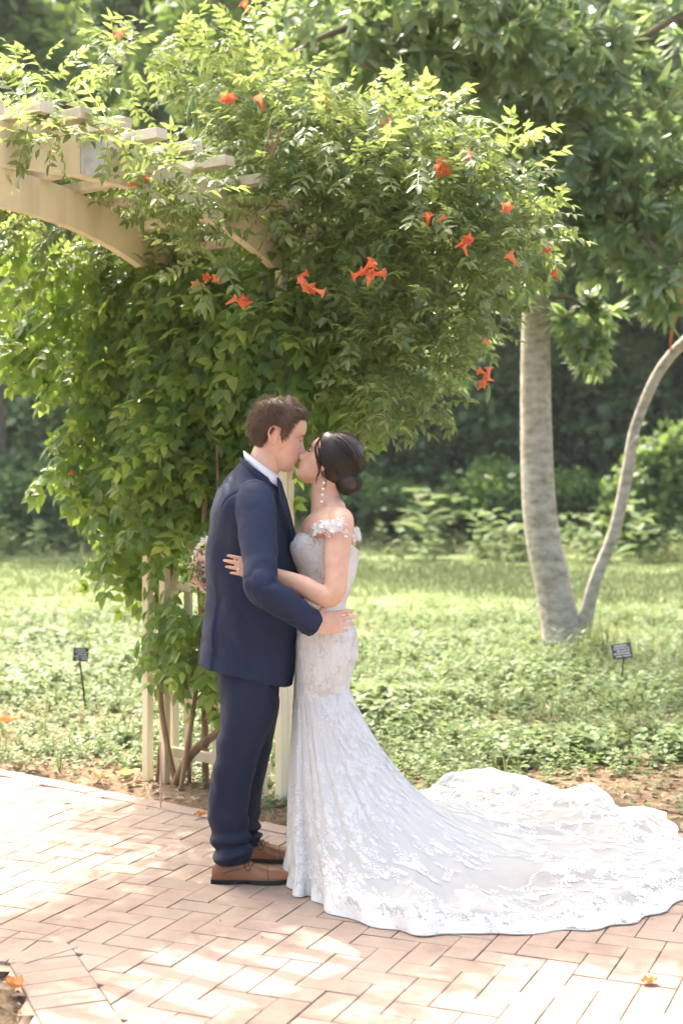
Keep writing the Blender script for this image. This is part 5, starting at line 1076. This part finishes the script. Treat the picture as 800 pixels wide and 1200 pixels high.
K = UPG[-1]; D = np.linalg.norm(hc[:, :2]-K[:, :2], axis=1); kk = np.clip(D/.34, .05, 4.6); rr = np.linspace(0, 1, LOW+1)[1:, None]; rr = .55*rr + .45*rr**1.8
gprof = (np.exp(-kk*rr)-np.exp(-kk))/(1-np.exp(-kk)); XY = K[None, :, :2]*(1-rr[..., None]) + hc[None, :, :2]*rr[..., None]
# the sheath stays close for a hand's breadth below the knee before it flares
hold = (1-np.clip(rr/.16, 0, 1))**1.5
Z = hc[None, :, 2]*rr**2 + (K[None, :, 2])*gprof
arc = np.linspace(0, 1, NCOL, endpoint=False)[None]*cum[-1]; out2 = nrm(np.column_stack([hc[:, :2]-K[:, :2], np.zeros(NCOL)]))
slope = np.clip(Z/.45, 0, 1); flat = 1-np.clip(Z/.22, 0, 1)
P3 = np.stack([XY[..., 0], XY[..., 1], 0*Z], -1)
tang = np.roll(hc, -1, 0)-np.roll(hc, 1, 0); tang[:, 2] = 0; nh = nrm(np.stack([tang[:, 1], -tang[:, 0], 0*tang[:, 0]], -1)); sgn0 = np.sign((nh*out2).sum(1))[:, None]; nh = nh*sgn0
pl = (.016*np.sin(arc*15 + 1.5*np.sin(arc*3.1) + .8*rr) + .012*np.sin(arc*31+2*np.sin(arc*2.3)))*rr**.8*slope
XY = XY + nh[None, :, :2]*pl[..., None]
angf = np.arctan2(P3[..., 1]-YB, P3[..., 0]-cx_k)
ridge = np.abs(np.sin(angf*9 + 1.6*fbm(P3*[1.5, 1.5, 1], 2) + .7*rr*3))**1.5
fold = flat*(.016 + .055*ridge*np.clip(rr*1.2-.25, 0, 1) + .055*np.clip(fbm(P3*[2.8, 2.8, 1]+4, 3)+.2, 0, 2) + .030*(1-np.abs(fbm(P3*[6, 6, 1]+9, 2)))**4)*np.clip(D/.7, .15, 1)[None]
edge = np.clip((1-rr)/.09, 0, 1); Z = Z + fold*(.06+.94*edge) + .002
Z = np.maximum(Z, .0235)
hemw = np.clip((rr-.9)/.1, 0, 1)*(.012*np.sin(arc*26+np.sin(arc*7)) ); XY = XY + nh[None, :, :2]*hemw[..., None]
LG_ = np.stack([XY[..., 0], XY[..., 1], Z], -1); GW = np.concatenate([UPG, LG_]); nr = len(GW)
gown = part('gown', GW.reshape(-1, 3), grid_faces(nr, NCOL)[:, ::-1], M['gown'], bride)
sh = np.zeros((nr, NCOL)); sh[UPR:] = np.clip((rr-.22)/.45, 0, 1)*(.16 + .26*np.clip((D-.4)/.7, 0, 1))[None]*np.clip(D/.5, .35, 1)[None]; set_float(gown.data, sh.ravel(), 'sheer'); ln_ = np.zeros((nr, NCOL)); ln_[:UPR] = np.interp(np.arange(UPR), [0, 20, 36, UPR-1], [1, .9, .45, .15])[:, None]; ln_[UPR:] = np.clip(.15-rr, 0, 1); set_float(gown.data, ln_.ravel(), 'lining')
# lace sprigs laid on the gown
def lace_sprig(seed, nl=9):
    r = random.Random(seed); mb = MB(); cur = r.uniform(-.8, .8)
    for k in range(nl):
        t = k/(nl-1); a = cur*t; p = np.array([t*math.cos(a*.5)-.5, t*math.sin(a*.5), 0]); sd = 1 if k % 2 else -1; da = a + sd*r.uniform(.6, 1.0)*(0 if k == nl-1 else 1); d = np.array([math.cos(da), math.sin(da), .08]); n_ = np.array([-d[1], d[0], 0]); l, w_ = r.uniform(.22, .34), r.uniform(.05, .08)
        mb.add([p, p+d*l*.45+n_*w_, p+d*l, p+d*l*.45-n_*w_], np.array([[0, 3, 2, 1]]))
    c = np.array([-.5, 0, .02])
    for k in range(5):
        a = k*1.257; d = np.array([math.cos(a), math.sin(a), .15]); n_ = np.array([-d[1], d[0], 0]); mb.add([c, c+d*.12+n_*.08, c+d*.22, c+d*.12-n_*.08], np.array([[0, 3, 2, 1]]))
    return mb.get()
T_LACE = [lace_sprig(s) for s in range(6)]
def on_grid(Gd, ri, ci):
    R_, Cn = Gd.shape[:2]; i = np.clip(ri.astype(int), 0, R_-2); f = np.clip(ri-i, 0, 1)[:, None]; j = ci.astype(int) % Cn; j2 = (j+1) % Cn; h = (ci-np.floor(ci))[:, None]
    p = (Gd[i, j]*(1-h)+Gd[i, j2]*h)*(1-f) + (Gd[i+1, j]*(1-h)+Gd[i+1, j2]*h)*f; du = Gd[i+1, j]-Gd[i, j]; dv = Gd[i, j2]-Gd[i, j]; n = nrm(np.cross(dv, du)); ar = np.linalg.norm(np.cross(dv, du), axis=1); return p, n, nrm(du), nrm(dv), ar
def lace_on(Gd, ri, ci, size, lift, flip_ref, ang=None):
    """Sprigs laid into the sheet: every vertex follows the surface."""
    mb = MB(); n = len(ri); p, nn, du, dv, _ = on_grid(Gd, ri, ci); Rn, Cn = Gd.shape[:2]; i = np.clip(ri.astype(int), 0, Rn-2); j = ci.astype(int) % Cn
    lu = np.linalg.norm(Gd[i+1, j]-Gd[i, j], axis=1)+1e-4; lv = np.linalg.norm(Gd[i, (j+1) % Cn]-Gd[i, j], axis=1)+1e-4; a = RNG.uniform(0, 6.28, n) if ang is None else ang; ch = np.arange(n) % len(T_LACE)
    for ti, (TV, TF) in enumerate(T_LACE):
        k = np.nonzero(ch == ti)[0]; x = TV[None, :, 0]*size[k, None]; y = TV[None, :, 1]*size[k, None]; c, s__ = np.cos(a[k])[:, None], np.sin(a[k])[:, None]
        rr_ = np.clip(ri[k, None] + (x*c - y*s__)/lu[k, None], 0, Rn-1.001); cc_ = (ci[k, None] + (x*s__ + y*c)/lv[k, None]) % Cn
        q, qn, _, _, _ = on_grid(Gd, rr_.ravel(), cc_.ravel()); rf = (q-flip_ref)*[1, 1, 0] if flip_ref[2] > -1 else np.tile([0, 0, 1.0], (len(q), 1)); qn = np.where(((qn*rf).sum(1) < 0)[:, None], -qn, qn)
        V = q + qn*(lift + np.tile(TV[:, 2], len(k))*.02)[:, None]; m = len(TV); mb.add(V, (TF[0][None] + (np.arange(len(k))*m)[:, None, None]).reshape(-1, 4))
    return mb.get()
def pick_grid(Gd, r0, r1, n, densf):
    ri = RNG.uniform(r0, r1, n*6); ci = RNG.uniform(0, Gd.shape[1]-1e-3, n*6); p, _, _, _, ar = on_grid(Gd, ri, ci); pr = ar*densf(p, ri, ci); sel = RNG.choice(n*6, n, replace=True, p=pr/pr.sum()); return ri[sel], ci[sel]
rowr = np.concatenate([np.zeros(UPR), rr[:, 0]])
def dens_low(p, ri, ci):
    r = np.interp(ri, np.arange(nr), rowr); band = np.clip((r-.66)/.3, 0, 1)**1.3; pat = np.clip(.35+1.1*fbm(np.column_stack([p[:, :2]*3.2, p[:, 2]*2]), 2), 0, 1.4); return band*.50 + pat*.36 + .03
FR = np.array([cx_k, YB, 0.0]); FZ = np.array([0, 0, -5.0]); mbl = MB()
ri, ci = pick_grid(GW, UPR, nr-1.01, 2700, dens_low); mbl.add(*lace_on(GW, ri, ci, RNG.uniform(.045, .08, 2700), .0025, FZ))
ri, ci = pick_grid(GW, 1, UPR+14, 1250, lambda p, ri, ci: np.interp(ri, [0, UPR-24, UPR+14], [1, .8, .25])); mbl.add(*lace_on(GW, ri, ci, RNG.uniform(.048, .078, 1250), .002, FR))
ci = RNG.uniform(0, NCOL-1e-3, 1000); mbl.add(*lace_on(GW, nr-1.3-RNG.random(1000)*3, ci, RNG.uniform(.035, .06, 1000), .003, FZ, np.pi/2+RNG.normal(size=1000)*.4))
mbl.build('lace_applique', M['lacew'], gown, False, kind='stuff')
hemt = GW[-1]; part('hem_cord', *loft(np.vstack([hemt, hemt[:1]])[::2], np.full(len(hemt)//2+1, .0022), None, (0, 0, 1), 5, 480, False), M['lacew'], gown)
# off-shoulder strap band
n = 120; th = np.linspace(0, 2*np.pi, n, endpoint=False); SB = []
for h in (0, .5, 1):
    SB.append(np.column_stack([PX(391.5, YB) + (.094-.006*h)*np.cos(th) - .0*h, YB + (.222 - .010*h)*np.sin(th)*np.abs(np.sin(th))**-.25, PZ(624, YB) + .030*np.abs(np.sin(th))**2 + .018*(h-.5) - .012*np.clip(np.cos(th), 0, 1)]))
SBG = np.array(SB); st_ = part('shoulder_band', SBG.reshape(-1, 3), grid_faces(3, n), M['gown'], bride); set_float(st_.data, np.full(3*n, .35), 'sheer')
kk_ = 330; ci = RNG.uniform(0, n-1e-3, kk_); p, nn, du, dv, _ = on_grid(SBG, RNG.uniform(0, 1.99, kk_), ci); oo = nrm(p-[PX(391.5, YB), YB, 0])*[1, 1, 0]; nn = np.where(((nn*oo).sum(1) < 0)[:, None], -nn, nn)
instance(T_LACE, p + nn*.004 + RNG.normal(size=(kk_, 3))*[.002, .002, .007], frames(dv + du*RNG.normal(size=(kk_, 1)), nn + RNG.normal(size=(kk_, 3))*.25), RNG.uniform(.024, .044, kk_)).build('lace_applique', M['lacew'], st_, False, kind='stuff')

# ================= bouquet
BQ = P(254, 662, 5.60); bq = thing('bouquet', BQ - np.array([0, 0, .16]), 'pale blush and white flower bouquet held behind the suit jacket', 'bouquet')
M['petal'] = leaf_mat('blush_petal', [(0, (.74,.52,.46)), (.5, (.80,.64,.58)), (1, (.84,.74,.68))], (.9,.6,.5), .3, .6, .2); M['petal_w'] = leaf_mat('ivory_petal', [(0, (.78,.72,.62)), (1, (.84,.80,.72))], (.9,.8,.7), .3, .6, .2)
def bloom(seed):
    r = random.Random(seed); mb = MB()
    for ring_, (cnt, e, l) in enumerate(((9, .25, 1.0), (8, .65, .85), (6, 1.05, .65), (4, 1.35, .45))):
        for k in range(cnt):
            a = 6.283*k/cnt + ring_*.4 + r.uniform(-.15, .15); d = np.array([math.cos(a)*math.cos(e), math.sin(a)*math.cos(e), math.sin(e)]); mb.add(*leaflet(np.zeros(3), d, np.array([-math.cos(a)*math.sin(e), -math.sin(a)*math.sin(e), math.cos(e)]), l*r.uniform(.9, 1.1), .55*l, -.15, .35))
    return mb.get()
for i in range(16):
    d = nrm(RNG.normal(size=3) + [-.7, -.35, .15]); c = BQ + d*np.array([.070, .070, .085]); R = frames(np.cross(d, [0.1, .2, 1])[None], d[None])[0]; V, F = bloom(i); part('bloom', (V*RNG.uniform(.046, .062)) @ R.T + c, F, M['petal'] if i % 3 else M['petal_w'], bq)
k = 40; d = nrm(RNG.normal(size=(k, 3)) + [-.3, -.1, -.3]); instance(T_FINE, BQ + d*.05, frames(d, rand_dirs(k)), RNG.uniform(.07, .12, k)).build('greenery', M['shrub'], bq)
part('stem_bundle', *tube([BQ + [.02, .0, .02], BQ + [.03, .01, -.08], BQ + [.035, .01, -.16]], [.03, .018, .022], 12), M['pod'], bq)

# ------------------------------------------------------------------ thin haze volume added to lighten the dark background
hz, hn, hb_, hL = new_mat('fill_haze'); hn.nodes.remove(hb_); pv = hn.nodes.new('ShaderNodeVolumePrincipled'); pv.inputs['Color'].default_value = (.90, .97, 1.0, 1); pv.inputs['Density'].default_value = .0005; pv.inputs['Anisotropy'].default_value = .2
hL.new(pv.outputs[0], hn.nodes['Material Output'].inputs['Volume'])
hbx = part('haze', [[-75, -65, -1.2], [75, -65, -1.2], [75, 75, -1.2], [-75, 75, -1.2], [-75, -65, 27], [75, -65, 27], [75, 75, 27], [-75, 75, 27]], BOXF, hz, None, False, 'stuff')
